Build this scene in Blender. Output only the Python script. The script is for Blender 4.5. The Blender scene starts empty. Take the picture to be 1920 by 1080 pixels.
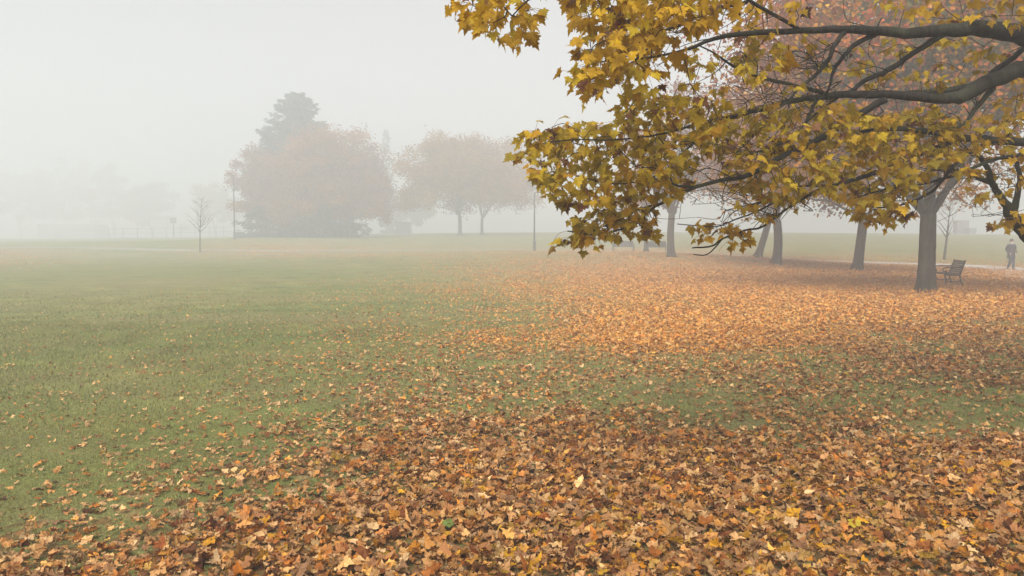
import bpy, math, random
import numpy as np
from mathutils import Vector, Matrix

# ------------------------------------------------------------------ camera, sky, sun, exposure
S = bpy.context.scene
C = S.collection
rng = np.random.default_rng(7)
random.seed(7)
FPX = 1478.0
CAMH = 1.65
PITCH = math.atan(90 / FPX)

cam = bpy.data.cameras.new('camera')
cam.sensor_width = 36.0
cam.lens = 36.0 * FPX / 1920.0
cam.clip_start = 0.05
cam.clip_end = 2000
camo = bpy.data.objects.new('camera', cam)
C.objects.link(camo)
camo.location = (0, 0, CAMH)
camo.rotation_euler = (math.pi / 2 - PITCH, 0, 0)
S.camera = camo

SUN_EL, SUN_AZ = math.radians(48), math.radians(-163)
w = bpy.data.worlds.new('World')
S.world = w
w.use_nodes = True
nt = w.node_tree
nt.nodes.clear()
sky = nt.nodes.new('ShaderNodeTexSky')
sky.sky_type = 'NISHITA'
sky.sun_disc = False
sky.sun_elevation = SUN_EL
sky.sun_rotation = SUN_AZ
sky.air_density = 1.0
sky.dust_density = 3.0
hs = nt.nodes.new('ShaderNodeHueSaturation')          # an overcast sky: the same sky with its blue taken out
hs.inputs['Saturation'].default_value = 0.06
bg = nt.nodes.new('ShaderNodeBackground')
bg.inputs['Strength'].default_value = 0.14
wo = nt.nodes.new('ShaderNodeOutputWorld')
nt.links.new(sky.outputs[0], hs.inputs['Color'])
nt.links.new(hs.outputs[0], bg.inputs['Color'])
nt.links.new(bg.outputs[0], wo.inputs['Surface'])

sl = bpy.data.lights.new('sun', 'SUN')
sl.energy = 5.0
sl.angle = math.radians(45)
sl.color = (1.0, 0.99, 0.985)
so = bpy.data.objects.new('sun', sl)
C.objects.link(so)
sdir = Vector((math.sin(SUN_AZ) * math.cos(SUN_EL), math.cos(SUN_AZ) * math.cos(SUN_EL), math.sin(SUN_EL)))
so.rotation_euler = (-sdir).to_track_quat('-Z', 'Y').to_euler()
so.location = (0, 0, 60)

S.view_settings.view_transform = 'Standard'
S.view_settings.look = 'None'
S.view_settings.exposure = 0.37
S.view_settings.gamma = 1.0
S.render.engine = 'CYCLES'
S.cycles.use_denoising = True
S.cycles.max_bounces = 8
S.cycles.diffuse_bounces = 3
S.cycles.transmission_bounces = 4
S.cycles.volume_bounces = 3
S.cycles.transparent_max_bounces = 8

FOG_DENSITY = 0.0095


# ------------------------------------------------------------------ projection helpers
cp, sp = math.cos(PITCH), math.sin(PITCH)


def at(px, py, Y):
    """world point at forward distance Y seen at a photo pixel"""
    a, b = (px - 960) / FPX, (540 - py) / FPX
    d = np.array([a, cp + b * sp, -sp + b * cp])
    t = Y / d[1]
    return np.array([0, 0, CAMH]) + d * t


def proj(P):
    v = P - np.array([0, 0, CAMH])
    dep = v[..., 1] * cp - v[..., 2] * sp
    up = v[..., 1] * sp + v[..., 2] * cp
    dep = np.maximum(dep, 0.05)
    return 960 + FPX * v[..., 0] / dep, 540 - FPX * up / dep


# ------------------------------------------------------------------ object helpers
def tag(o, label=None, cat=None, group=None, kind=None):
    if label: o['label'] = label
    if cat: o['category'] = cat
    if group: o['group'] = group
    if kind: o['kind'] = kind
    return o


def empty(name, loc, rz=0.0):
    o = bpy.data.objects.new(name, None)
    C.objects.link(o)
    o.location = Vector([float(v) for v in loc])
    o.rotation_euler = (0, 0, rz)
    o.empty_display_size = 0.2
    return o


class MB:
    """collects vertices, triangles/quads and vertex colours into one mesh"""

    def __init__(self):
        self.v, self.f3, self.f4, self.c, self.n = [], [], [], [], 0

    def add(self, V, F, col=None):
        V = np.asarray(V, float).reshape(-1, 3)
        F = np.asarray(F, int)
        if len(F):
            (self.f3 if F.shape[1] == 3 else self.f4).append(F + self.n)
        self.v.append(V)
        if col is None:
            col = (0.5, 0.5, 0.5)
        col = np.asarray(col, float)
        if col.ndim == 1:
            col = np.tile(col, (len(V), 1))
        self.c.append(col)
        self.n += len(V)

    def box(self, c, s, col=None, R=None, bev=0.0):
        hx, hy, hz = [q / 2 for q in s]
        b = min(bev, hx * .9, hy * .9, hz * .9)
        if b <= 0:
            V = np.array([[x, y, z] for x in (-hx, hx) for y in (-hy, hy) for z in (-hz, hz)])
            F = [[0, 1, 3, 2], [4, 6, 7, 5], [0, 4, 5, 1], [2, 3, 7, 6], [0, 2, 6, 4], [1, 5, 7, 3]]
        else:                       # rounded upright prism with chamfered rims
            ring = []
            for sx, sy in ((1, 1), (-1, 1), (-1, -1), (1, -1)):
                pts = [(sx * hx, sy * (hy - b)), (sx * (hx - b), sy * hy)]
                if sx * sy < 0: pts.reverse()
                ring += pts
            ring = np.array(ring)
            lev = [(-hz, b), (-hz + b, 0), (hz - b, 0), (hz, b)]
            V = []
            for z, ins in lev:
                sc = np.array([(hx - ins) / hx, (hy - ins) / hy])
                for p in ring * sc: V.append((p[0], p[1], z))
            V = np.array(V)
            F = []
            for l in range(3):
                for k in range(8):
                    k2 = (k + 1) % 8
                    F.append([l * 8 + k, l * 8 + k2, l * 8 + 8 + k2, l * 8 + 8 + k])
            for base, rev in ((0, True), (24, False)):
                for k in (0, 2, 4):
                    q = [base, base + k + 1, base + k + 2, base + k + 3] if k + 3 < 8 else None
                    if q: F.append(q[::-1] if rev else q)
                q = [base, base + 5, base + 6, base + 7]
                F.append(q[::-1] if rev else q)
            F = [list(x) for x in {tuple(f) for f in F}]
        if R is not None: V = V @ np.asarray(R).T
        self.add(V + np.asarray(c, float), F, col)

    def tube(self, P, rad, seg=8, col=None, cap=True, wob=0.0, flat=None):
        P = np.asarray(P, float)
        n = len(P)
        rad = np.atleast_1d(np.asarray(rad, float))
        if rad.ndim == 1: rad = np.interp(np.linspace(0, 1, n), np.linspace(0, 1, len(rad)), rad)
        T = np.gradient(P, axis=0)
        T /= np.linalg.norm(T, axis=1)[:, None] + 1e-9
        ref = np.array([0, 0, 1.0]) if abs(T[0][2]) < .9 else np.array([1.0, 0, 0])
        U = np.cross(T[0], ref); U /= np.linalg.norm(U)
        ang = np.arange(seg) / seg * 2 * math.pi
        V = []
        for i in range(n):
            U = U - T[i] * np.dot(U, T[i]); U /= np.linalg.norm(U) + 1e-9
            W = np.cross(T[i], U)
            r = rad[i] * (1 + (wob * rng.normal(size=seg) if wob else 0))
            V.append(P[i] + (np.cos(ang) * r)[:, None] * U + (np.sin(ang) * r)[:, None] * W)
        V = np.concatenate(V)
        i = np.arange(n - 1)[:, None] * seg
        k = np.arange(seg)[None, :]
        k2 = (k + 1) % seg
        F = np.stack([i + k, i + k2, i + seg + k2, i + seg + k], -1).reshape(-1, 4)
        self.add(V, F, col)
        if cap:
            b = self.n - len(V)
            for s, c0, rev in ((0, P[0], True), (n - 1, P[-1], False)):
                base = self.n
                self.v.append(np.array([c0])); self.c.append(self.c[-1][:1]); self.n += 1
                kk = np.arange(seg)
                a = b + s * seg + kk
                d = b + s * seg + (kk + 1) % seg
                F = np.stack([d, a, np.full(seg, base)], -1) if rev else np.stack([a, d, np.full(seg, base)], -1)
                self.f3.append(F)

    def build(self, name, mat, parent=None, smooth=False, loc=None):
        V = np.concatenate(self.v)
        me = bpy.data.meshes.new(name)
        f3 = np.concatenate(self.f3) if self.f3 else np.zeros((0, 3), int)
        f4 = np.concatenate(self.f4) if self.f4 else np.zeros((0, 4), int)
        me.vertices.add(len(V))
        me.vertices.foreach_set('co', V.astype(np.float32).ravel())
        me.loops.add(len(f3) * 3 + len(f4) * 4)
        me.loops.foreach_set('vertex_index', np.concatenate([f3.ravel(), f4.ravel()]).astype(np.int32))
        me.polygons.add(len(f3) + len(f4))
        st = np.concatenate([np.arange(len(f3)) * 3, len(f3) * 3 + np.arange(len(f4)) * 4]).astype(np.int32)
        me.polygons.foreach_set('loop_start', st)
        me.polygons.foreach_set('use_smooth', np.full(len(st), smooth))
        ca = me.color_attributes.new('Col', 'FLOAT_COLOR', 'POINT')
        c = np.concatenate(self.c)
        ca.data.foreach_set('color', np.concatenate([c, np.ones((len(c), 1))], 1).astype(np.float32).ravel())
        me.update(calc_edges=True)
        me.validate()
        me.materials.append(mat)
        o = bpy.data.objects.new(name, me)
        C.objects.link(o)
        if parent is not None: o.parent = parent
        if loc is not None: o.location = Vector([float(q) for q in loc])
        return o


def smooth_line(P, n=6):
    """Catmull-Rom through the rows of P (any number of columns)"""
    P = np.asarray(P, float)
    if len(P) < 3:
        return np.array([P[0] + (P[-1] - P[0]) * t for t in np.linspace(0, 1, n + 1)])
    Q = np.vstack([2 * P[0] - P[1], P, 2 * P[-1] - P[-2]])
    out = []
    for i in range(1, len(Q) - 2):
        p0, p1, p2, p3 = Q[i - 1:i + 3]
        for t in np.arange(n) / n:
            out.append(.5 * (2 * p1 + (p2 - p0) * t + (2 * p0 - 5 * p1 + 4 * p2 - p3) * t * t + (3 * p1 - p0 - 3 * p2 + p3) * t ** 3))
    out.append(P[-1])
    return np.array(out)


# ------------------------------------------------------------------ materials
def new_mat(name):
    m = bpy.data.materials.new(name)
    m.use_nodes = True
    n = m.node_tree
    n.nodes.clear()
    out = n.nodes.new('ShaderNodeOutputMaterial')
    return m, n, out


def N(n, t, **kw):
    x = n.nodes.new(t)
    for k, v in kw.items():
        if k in x.inputs: x.inputs[k].default_value = v
        else: setattr(x, k, v)
    return x


def mixc(n, f, a, b, mode='MIX'):
    m = n.nodes.new('ShaderNodeMix')
    m.data_type = 'RGBA'
    m.blend_type = mode
    for sock, val in ((m.inputs[0], f), (m.inputs[6], a), (m.inputs[7], b)):
        if hasattr(val, 'is_linked'): n.links.new(val, sock)
        elif isinstance(val, (int, float)): sock.default_value = val
        else: sock.default_value = (*val, 1)
    return m.outputs[2]


def ramp(n, fac, stops):
    r = n.nodes.new('ShaderNodeValToRGB')
    e = r.color_ramp.elements
    while len(e) < len(stops): e.new(.5)
    for i, (p, c) in enumerate(stops):
        e[i].position = p
        e[i].color = (*c, 1) if not isinstance(c, (int, float)) else (c, c, c, 1)
    n.links.new(fac, r.inputs[0])
    return r.outputs[0]


def noise(n, vec, scale, detail=4, rough=.55):
    x = N(n, 'ShaderNodeTexNoise')
    x.inputs['Scale'].default_value = scale
    x.inputs['Detail'].default_value = detail
    x.inputs['Roughness'].default_value = rough
    n.links.new(vec, x.inputs['Vector'])
    return x.outputs['Fac']


def leaf_material(name, transl, spots=False, back=None, rough=.6, blotch=14.0, spec=.2):
    m, n, out = new_mat(name)
    at_ = N(n, 'ShaderNodeAttribute', attribute_name='Col')
    geo = N(n, 'ShaderNodeNewGeometry')
    col = at_.outputs['Color']
    nz = noise(n, geo.outputs['Position'], blotch, 3)
    col = mixc(n, 1.0, col, ramp(n, nz, [(.3, (.72, .68, .6)), (.7, (1.2, 1.18, 1.15))]), 'MULTIPLY')
    if spots:
        vo = N(n, 'ShaderNodeTexVoronoi')
        vo.inputs['Scale'].default_value = 13.0
        n.links.new(geo.outputs['Position'], vo.inputs['Vector'])
        sp_ = ramp(n, vo.outputs['Distance'], [(.08, 1.0), (.13, 0.0)])
        col = mixc(n, sp_, col, (.045, .025, .012))
    if back is not None:
        mu = N(n, 'ShaderNodeMath', operation='MULTIPLY')
        n.links.new(geo.outputs['Backfacing'], mu.inputs[0])
        mu.inputs[1].default_value = back[0]
        col = mixc(n, mu.outputs[0], col, back[1])
    p = N(n, 'ShaderNodeBsdfPrincipled', Roughness=rough)
    p.inputs['Specular IOR Level'].default_value = spec
    n.links.new(col, p.inputs['Base Color'])
    if transl > 0:
        t = N(n, 'ShaderNodeBsdfTranslucent')
        n.links.new(col, t.inputs['Color'])
        mx = N(n, 'ShaderNodeMixShader')
        mx.inputs[0].default_value = transl
        n.links.new(p.outputs[0], mx.inputs[1]); n.links.new(t.outputs[0], mx.inputs[2])
        n.links.new(mx.outputs[0], out.inputs['Surface'])
    else:
        n.links.new(p.outputs[0], out.inputs['Surface'])
    return m


def bark_material(name, dark, light, scale=9.0, bump=.6):
    m, n, out = new_mat(name)
    tc = N(n, 'ShaderNodeTexCoord')
    mp = N(n, 'ShaderNodeMapping')
    mp.inputs['Scale'].default_value = (1, 1, .16)
    n.links.new(tc.outputs['Object'], mp.inputs['Vector'])
    a = noise(n, mp.outputs[0], scale, 8, .65)
    b = noise(n, tc.outputs['Object'], 2.2, 3)
    col = ramp(n, a, [(.33, dark), (.66, light)])
    col = mixc(n, ramp(n, b, [(.45, 0.0), (.75, .5)]), col, (.085, .095, .05))
    p = N(n, 'ShaderNodeBsdfPrincipled', Roughness=.9)
    p.inputs['Specular IOR Level'].default_value = .2
    n.links.new(col, p.inputs['Base Color'])
    bp = N(n, 'ShaderNodeBump', Strength=bump, Distance=.03)
    n.links.new(a, bp.inputs['Height']); n.links.new(bp.outputs[0], p.inputs['Normal'])
    n.links.new(p.outputs[0], out.inputs['Surface'])
    return m


def plain(name, c, rough=.6, metal=0.0, nscale=20.0, amt=.25):
    m, n, out = new_mat(name)
    tc = N(n, 'ShaderNodeTexCoord')
    f = noise(n, tc.outputs['Object'], nscale, 4)
    col = ramp(n, f, [(.3, tuple(q * (1 - amt) for q in c)), (.7, tuple(min(1, q * (1 + amt)) for q in c))])
    p = N(n, 'ShaderNodeBsdfPrincipled', Roughness=rough, Metallic=metal)
    n.links.new(col, p.inputs['Base Color'])
    n.links.new(p.outputs[0], out.inputs['Surface'])
    return m


M_litter = leaf_material('fallen_leaf', .10, back=(.35, (.36, .21, .10)), rough=.7, blotch=22.0)
M_hang = leaf_material('maple_leaf', .42, spots=True, rough=.6, spec=.18)
M_crown = leaf_material('crown_leaf', .25, rough=.8, blotch=1.2, spec=.06)
M_blade = leaf_material('grass_blade', .25, rough=.7, blotch=1.5)
M_bark = bark_material('maple_bark', (.011, .008, .0055), (.058, .042, .027), 8.0, 1.0)
M_bark_dark = bark_material('branch_bark', (.006, .005, .004), (.032, .025, .018), 22.0, .9)
M_iron = plain('cast_iron', (.03, .027, .025), .5, .3)
M_slat = plain('bench_slat', (.035, .032, .028), .6)
M_pole = plain('lamp_pole', (.07, .07, .07), .5, .4)
M_glass = plain('lamp_lens', (.45, .45, .43), .3)
M_coat = plain('coat_cloth', (.035, .032, .034), .9)
M_trouser = plain('trouser_cloth', (.03, .032, .042), .9)
M_shoe = plain('shoe_leather', (.02, .018, .016), .6)
M_skin = plain('skin', (.45, .27, .20), .6, amt=.08)
M_hair = plain('hair', (.06, .05, .04), .7)
M_eye = plain('eye', (.02, .02, .02), .3)
M_scarf = plain('scarf_cloth', (.45, .42, .38), .9)
M_wall = plain('painted_wall', (.20, .18, .17), .8, nscale=3)
M_roof = plain('pale_roof', (.55, .54, .52), .7, nscale=3)
M_door = plain('door_paint', (.10, .10, .11), .6)
M_cab = plain('cabinet_paint', (.16, .155, .15), .6)
M_sign = plain('sign_back', (.12, .12, .12), .6)

# ------------------------------------------------------------------ terrain: a lawn that rises gently beyond the path
ctrl = []                                                   # (photo x, photo y of the ground, distance)
BASES = dict(
    maple24=(1736, 551, 24.4), maple40=(1607, 508, 40), maple46=(1455, 498, 45), lean=(1420, 483, 54),
    grey50=(1259, 479, 49), thin60=(1211, 471, 61), sap_r=(1770, 487, 57), round75=(862, 441, 120), round78=(904, 441, 123),
    conifer=(560, 448, 124), red65=(602, 449, 115), red68=(655, 447, 117), sap_l=(375, 472, 76), lamp_r=(1002, 470, 72),
    lamp_l=(440, 448, 90), bench1=(1169, 473, 66), bench2=(1230, 474, 64), bench_near=(1772, 537, 28),
    person=(1895, 507, 46), sign=(326, 447, 150), farspruce=(726, 438, 185))
PATH = [(2300, 516, 40), (2080, 510, 42), (1960, 507, 44.5), (1880, 503, 47.5), (1800, 498, 50.5), (1700, 495, 53), (1600, 492, 55.5), (1480, 487, 58.5),
        (1330, 477, 64), (1230, 472, 69), (1100, 470, 73), (1000, 468.5, 76), (850, 469, 78), (700, 470, 78.5), (540, 471, 78), (370, 471, 79),
        (230, 467, 82), (110, 464, 84), (0, 465, 83), (-180, 467, 81), (-420, 470, 80)]
for k, b in BASES.items(): ctrl.append(at(*b))
for p in PATH[3:]: ctrl.append(at(*p))
for px, py, D in ((1500, 447, 95), (1750, 447, 95), (2000, 449, 95), (1250, 443, 110), (900, 437, 150), (500, 443, 150), (200, 447, 175), (0, 449, 170), (-200, 449, 170), (330, 447, 165), (140, 447, 240), (300, 446, 270)):
    ctrl.append(at(px, py, D))
for X in (-30, -12, 0, 12, 30):
    for Y in (-20, 0, 14, 27): ctrl.append(np.array([X, Y, 0.0]))
for X in (-22, -12, -4, 5): ctrl.append(np.array([X, 46, .15]))
for X in (-130, -50, 0, 50, 130): ctrl.append(np.array([X, 330, 3.2]))
for X in (-140, 140): ctrl += [np.array([X, 70, 1.0]), np.array([X, 0, 0.0])]
ctrl = np.array(ctrl)
_sc = 40.0


def _k(r2): return np.where(r2 > 1e-12, r2 * np.log(r2 + 1e-12), 0.0)


_P = ctrl[:, :2] / _sc
_K = _k(((_P[:, None] - _P[None]) ** 2).sum(-1)) + np.eye(len(_P)) * .02
_A = np.block([[_K, np.c_[np.ones(len(_P)), _P]], [np.c_[np.ones(len(_P)), _P].T, np.zeros((3, 3))]])
_W = np.linalg.solve(_A, np.r_[ctrl[:, 2], 0, 0, 0])


def gz(x, y):
    x = np.atleast_1d(np.asarray(x, float)); y = np.atleast_1d(np.asarray(y, float))
    xc, yc = np.clip(x, -150, 150), np.clip(y, -25, 340)
    Q = np.stack([xc, yc], -1) / _sc
    out = np.zeros(len(Q))
    for s in range(0, len(Q), 20000):
        q = Q[s:s + 20000]
        out[s:s + 20000] = _k(((q[:, None] - _P[None]) ** 2).sum(-1)) @ _W[:len(_P)] + _W[-3] + q @ _W[-2:]
    return np.clip(out, -.3, 4.0)


def gz1(x, y): return float(gz([x], [y])[0])


def base_of(key):
    p = at(*BASES[key])
    return np.array([p[0], p[1], gz1(p[0], p[1])])


# ------------------------------------------------------------------ where the fallen leaves lie
CX = [0, 240, 480, 720, 960, 1200, 1440, 1680, 1920]
CY = [440, 455, 475, 490, 510, 540, 570, 600, 640, 680, 720, 760, 800, 850, 900, 960, 1020, 1080]
COV = np.array([
    [0, 0, .0, .0, .0, .0, .0, .0, .0],
    [0, 0, .42, .30, .06, .05, .02, .02, .02],
    [.34, .04, .40, .22, .24, .45, .30, .12, .06],
    [.24, .02, .04, .06, .36, .72, .66, .40, .22],
    [.02, .0, .03, .10, .42, .85, 1, 1, .9],
    [.01, .01, .04, .12, .40, .7, 1, 1, 1],
    [.03, .04, .07, .16, .36, .8, 1, 1, 1],
    [.05, .06, .09, .20, .42, 1, 1, .90, .70],
    [.07, .08, .13, .25, .62, 1, .85, .58, .62],
    [.08, .10, .16, .28, .42, .50, .55, .62, .72],
    [.09, .11, .18, .30, .38, .42, .46, .56, .62],
    [.10, .12, .20, .34, .42, .42, .34, .26, .24],
    [.11, .14, .24, .42, .55, .60, .50, .38, .34],
    [.11, .17, .34, .62, .80, .88, .88, .86, .86],
    [.15, .26, .52, .80, 1, 1, 1, 1, 1],
    [.20, .38, .76, 1, 1, 1, 1, 1, 1],
    [.40, .62, .95, 1, 1, 1, 1, 1, 1],
    [.66, .85, 1, 1, 1, 1, 1, 1, 1]])
# how orange (far patch) and how yellow (fresh) the leaves are
ORG = np.array([[0] * 9, [.9] * 9, [.9] * 9, [.9] * 9, [.9] * 9, [.8, .8, .8, .8, .9, 1, 1, 1, 1], [.5, .5, .5, .6, .8, 1, 1, 1, 1],
                [.3, .3, .3, .4, .8, 1, 1, .9, .5], [.2, .2, .2, .3, .8, 1, .8, .3, .1], [.1, .1, .1, .2, .3, .3, .2, 0, 0],
                [.1, .1, .1, .1, .1, .1, 0, 0, 0], [.1] * 9, [.1] * 9, [.1] * 9, [.1] * 9, [.1] * 9, [.1] * 9, [.1] * 9])
YEL = np.array([[.1] * 9] * 13 + [[.05, .05, .08, .10, .12, .15, .25, .3, .35], [.05, .06, .08, .12, .16, .25, .35, .4, .4],
                [.08, .1, .12, .15, .2, .3, .45, .5, .5], [.1, .1, .15, .2, .25, .35, .5, .55, .55], [.1, .12, .2, .25, .3, .4, .5, .6, .6]])


def table(T, px, py):
    px = np.clip(px, CX[0], CX[-1] - 1e-3); py = np.clip(py, CY[0], CY[-1] - 1e-3)
    cy = np.array(CY)
    i = np.searchsorted(cy, py, side='right') - 1
    fy = (py - cy[i]) / (cy[i + 1] - cy[i])
    j = (px // 240).astype(int); fx = px / 240 - j
    return (T[i, j] * (1 - fx) + T[i, j + 1] * fx) * (1 - fy) + (T[i + 1, j] * (1 - fx) + T[i + 1, j + 1] * fx) * fy


_ph = rng.uniform(0, 6.28, (14, 2)); _fr = rng.normal(size=(14, 2))


def wav(x, y, f):
    """cheap smooth noise in about -1..1"""
    s = 0
    for k in range(14):
        s = s + np.sin((_fr[k, 0] * x + _fr[k, 1] * y) * f * (1 + .25 * k) + _ph[k, 0])
    return s / 5.0


def cover(x, y, z):
    px, py = proj(np.stack([x, y, z], -1))
    py = np.where(y < 3.0, 1080, py)
    c = table(COV, px, py)
    c = c * (1 + (1 - .75 * c ** 2) * (.4 * wav(x, y, .9) + .35 * wav(x + 31, y, 2.6)))
    return np.clip(c, 0, 1) ** 1.3, px, py


# ------------------------------------------------------------------ ground sheet
def axis(fine_lo, fine_hi, step, lo, hi):
    a = list(np.arange(fine_lo, fine_hi + 1e-6, step))
    s = step; v = fine_hi
    while v < hi:
        s *= 1.35; v = min(hi, v + s); a.append(v)
    s = step; v = fine_lo
    while v > lo:
        s *= 1.35; v = max(lo, v - s); a.insert(0, v)
    return np.array(a)


gx_, gy_ = axis(-40, 40, .5, -330, 330), axis(0, 90, .5, -60, 365)
GX, GY = np.meshgrid(gx_, gy_)
gX, gY = GX.ravel(), GY.ravel()
gZ = gz(gX, gY)
cv, _, pyy = cover(gX, gY, gZ)
mb = MB()
nx, ny = len(gx_), len(gy_)
ii = (np.arange(ny - 1)[:, None] * nx + np.arange(nx - 1)[None]).ravel()
_, _pp = proj(np.stack([gX, gY, gZ], -1))
_px, _ = proj(np.stack([gX, gY, gZ], -1))
mb.add(np.stack([gX, gY, gZ], -1), np.stack([ii, ii + 1, ii + nx + 1, ii + nx], -1),
       np.stack([cv, table(ORG, _px, _pp), cv * 0], -1))
m, n, out = new_mat('lawn')
geo = N(n, 'ShaderNodeNewGeometry')
atc = N(n, 'ShaderNodeAttribute', attribute_name='Col')
sep = N(n, 'ShaderNodeSeparateColor')
n.links.new(atc.outputs['Color'], sep.inputs[0])
pos = geo.outputs['Position']
big = noise(n, pos, .12, 5, .6)
mid = noise(n, pos, .9, 4)
fine = noise(n, pos, 30.0, 5, .7)
grass = ramp(n, big, [(.30, (.112, .138, .032)), (.50, (.155, .158, .044)), (.72, (.20, .174, .060))])
grass = mixc(n, 1.0, grass, ramp(n, mid, [(.3, .72), (.7, 1.25)]), 'MULTIPLY')
mpg = N(n, 'ShaderNodeMapping'); mpg.inputs['Scale'].default_value = (.10, .42, 1); n.links.new(pos, mpg.inputs['Vector'])
strk = noise(n, mpg.outputs[0], 1.0, 6, .65)                      # worn, brownish swathes of turf
grass = mixc(n, ramp(n, strk, [(.46, 0.0), (.66, .75)]), grass, (.185, .150, .062))
grass = mixc(n, ramp(n, strk, [(.30, .6), (.44, 0.0)]), grass, (.085, .125, .036))
grass = mixc(n, 1.0, grass, ramp(n, fine, [(.3, .55), (.7, 1.45)]), 'MULTIPLY')
vor = N(n, 'ShaderNodeTexVoronoi'); vor.inputs['Scale'].default_value = 11.0
n.links.new(pos, vor.inputs['Vector'])
sepv = N(n, 'ShaderNodeSeparateColor'); n.links.new(vor.outputs['Color'], sepv.inputs[0])
litter_a = ramp(n, sepv.outputs[0], [(.0, (.08, .038, .018)), (.4, (.17, .08, .03)), (.75, (.27, .15, .06)), (1, (.36, .23, .12))])
litter_b = ramp(n, sepv.outputs[0], [(.0, (.26, .10, .035)), (.4, (.45, .20, .06)), (.75, (.55, .27, .09)), (1, (.62, .36, .16))])
litter = mixc(n, sep.outputs[1], litter_a, litter_b)
litter = mixc(n, 1.0, litter, ramp(n, vor.outputs['Distance'], [(.0, 1.1), (.9, .6)]), 'MULTIPLY')
thr = N(n, 'ShaderNodeMath', operation='SUBTRACT')          # a cell is leaf litter where its random value is under the cover
n.links.new(sep.outputs[0], thr.inputs[0]); n.links.new(sepv.outputs[1], thr.inputs[1])
msk = ramp(n, thr.outputs[0], [(.0, 0.0), (.08, 1.0)])
sc_ = N(n, 'ShaderNodeMath', operation='MULTIPLY'); sc_.inputs[1].default_value = .75
n.links.new(msk, sc_.inputs[0])
colr = mixc(n, sc_.outputs[0], grass, litter)
p = N(n, 'ShaderNodeBsdfPrincipled', Roughness=.95)
p.inputs['Specular IOR Level'].default_value = .15
n.links.new(colr, p.inputs['Base Color'])
bp = N(n, 'ShaderNodeBump', Strength=.8, Distance=.04)
n.links.new(fine, bp.inputs['Height']); n.links.new(bp.outputs[0], p.inputs['Normal'])
n.links.new(p.outputs[0], out.inputs['Surface'])
ground = mb.build('lawn', m, smooth=True)
tag(ground, 'grass lawn strewn with fallen leaves', 'lawn', kind='structure')

# ------------------------------------------------------------------ paths
m, n, out = new_mat('path_concrete')
geo = N(n, 'ShaderNodeNewGeometry')
f1 = noise(n, geo.outputs['Position'], 1.2, 5); f2 = noise(n, geo.outputs['Position'], 22, 4)
c_ = ramp(n, f1, [(.3, (.30, .28, .25)), (.7, (.40, .38, .34))])
c_ = mixc(n, 1.0, c_, ramp(n, f2, [(.3, .85), (.7, 1.1)]), 'MULTIPLY')
p = N(n, 'ShaderNodeBsdfPrincipled', Roughness=.9)
n.links.new(c_, p.inputs['Base Color']); n.links.new(p.outputs[0], out.inputs['Surface'])
M_path = m


M_track = plain('worn_track', (.20, .185, .135), .95, nscale=2.0, amt=.3)


def path_strip(name, pts, width, label, lift, mat=None):
    L = smooth_line(np.array(pts), 14)
    T = np.gradient(L, axis=0); T /= np.linalg.norm(T, axis=1)[:, None]
    Nn = np.stack([-T[:, 1], T[:, 0]], -1)
    rows = []
    for s, dz in ((-1.0, -.06), (-1.0, lift), (-.5, lift + .008), (0, lift + .012), (.5, lift + .008), (1.0, lift), (1.0, -.06)):
        q = L + Nn * (s * width / 2)
        rows.append(np.c_[q, gz(q[:, 0], q[:, 1]) + dz])
    V = np.concatenate(rows); k = len(L)
    F = []
    for r in range(6):
        i = np.arange(k - 1) + r * k
        F.append(np.stack([i, i + 1, i + k + 1, i + k], -1))
    mb = MB(); mb.add(V, np.concatenate(F))
    o = mb.build(name, mat or M_path)
    return tag(o, label, 'path', kind='structure')


path_strip('path', [at(*p)[:2] for p in PATH[:10]], 2.6, 'pale concrete path beyond the right hand trees', .03)
path_strip('path', [at(*p)[:2] for p in PATH[9:]], 1.9, 'worn grey brown path along the back of the lawn on the left', .012, M_track)
path_strip('side_path', [at(1905, 505, 46.5)[:2], at(1915, 512, 41)[:2], at(1965, 524, 34)[:2], at(2080, 545, 27)[:2], at(2400, 590, 21)[:2]], 2.8,
           'pale side path strewn with leaves turning off toward the right', .024)

# ------------------------------------------------------------------ leaf shapes
_half = [(0.10, -.05), (.24, -.13), (.43, -.09), (.42, .04), (.56, .12), (.68, .30), (.53, .33), (.50, .47), (.34, .48), (.33, .66), (.19, .74)]
OUT = [(0, 0)] + _half + [(0, 1.02)] + [(-x, y) for x, y in reversed(_half)]
LEAF_V = np.array([(0, .36)] + OUT)
LEAF_V = np.c_[LEAF_V[:, 0], LEAF_V[:, 1]]
_n = len(OUT)
LEAF_F = np.array([[0, 1 + i, 1 + (i + 1) % _n] for i in range(_n)])
_hh = [(0.10, -.05), (.24, -.14), (.44, -.12), (.36, .04), (.55, .09), (.74, .30), (.47, .32), (.46, .47), (.25, .45), (.31, .66), (.15, .70)]
HANG_V = np.array([(0, .36), (0, 0)] + _hh + [(0, 1.06)] + [(-x, y) for x, y in reversed(_hh)])
SMALL_V = np.array([(0, 0), (.45, .02), (.62, .38), (.25, .62), (0, 1), (-.25, .62), (-.62, .38), (-.45, .02)])
SMALL_F = np.array([[0, 1, 2], [0, 2, 3], [0, 3, 4], [0, 4, 5], [0, 5, 6], [0, 6, 7]])
KITE_V = np.array([(0, 0), (.5, .45), (0, 1), (-.5, .45)])
KITE_F = np.array([[0, 1, 2], [0, 2, 3]])


def frames(yd, nd):
    """per-leaf rotation from tip direction yd and rough normal nd"""
    yd = yd / (np.linalg.norm(yd, axis=1)[:, None] + 1e-9)
    nd = nd - yd * (yd * nd).sum(1)[:, None]
    nd /= np.linalg.norm(nd, axis=1)[:, None] + 1e-9
    xd = np.cross(yd, nd)
    return np.stack([xd, yd, nd], -1)          # columns


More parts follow.
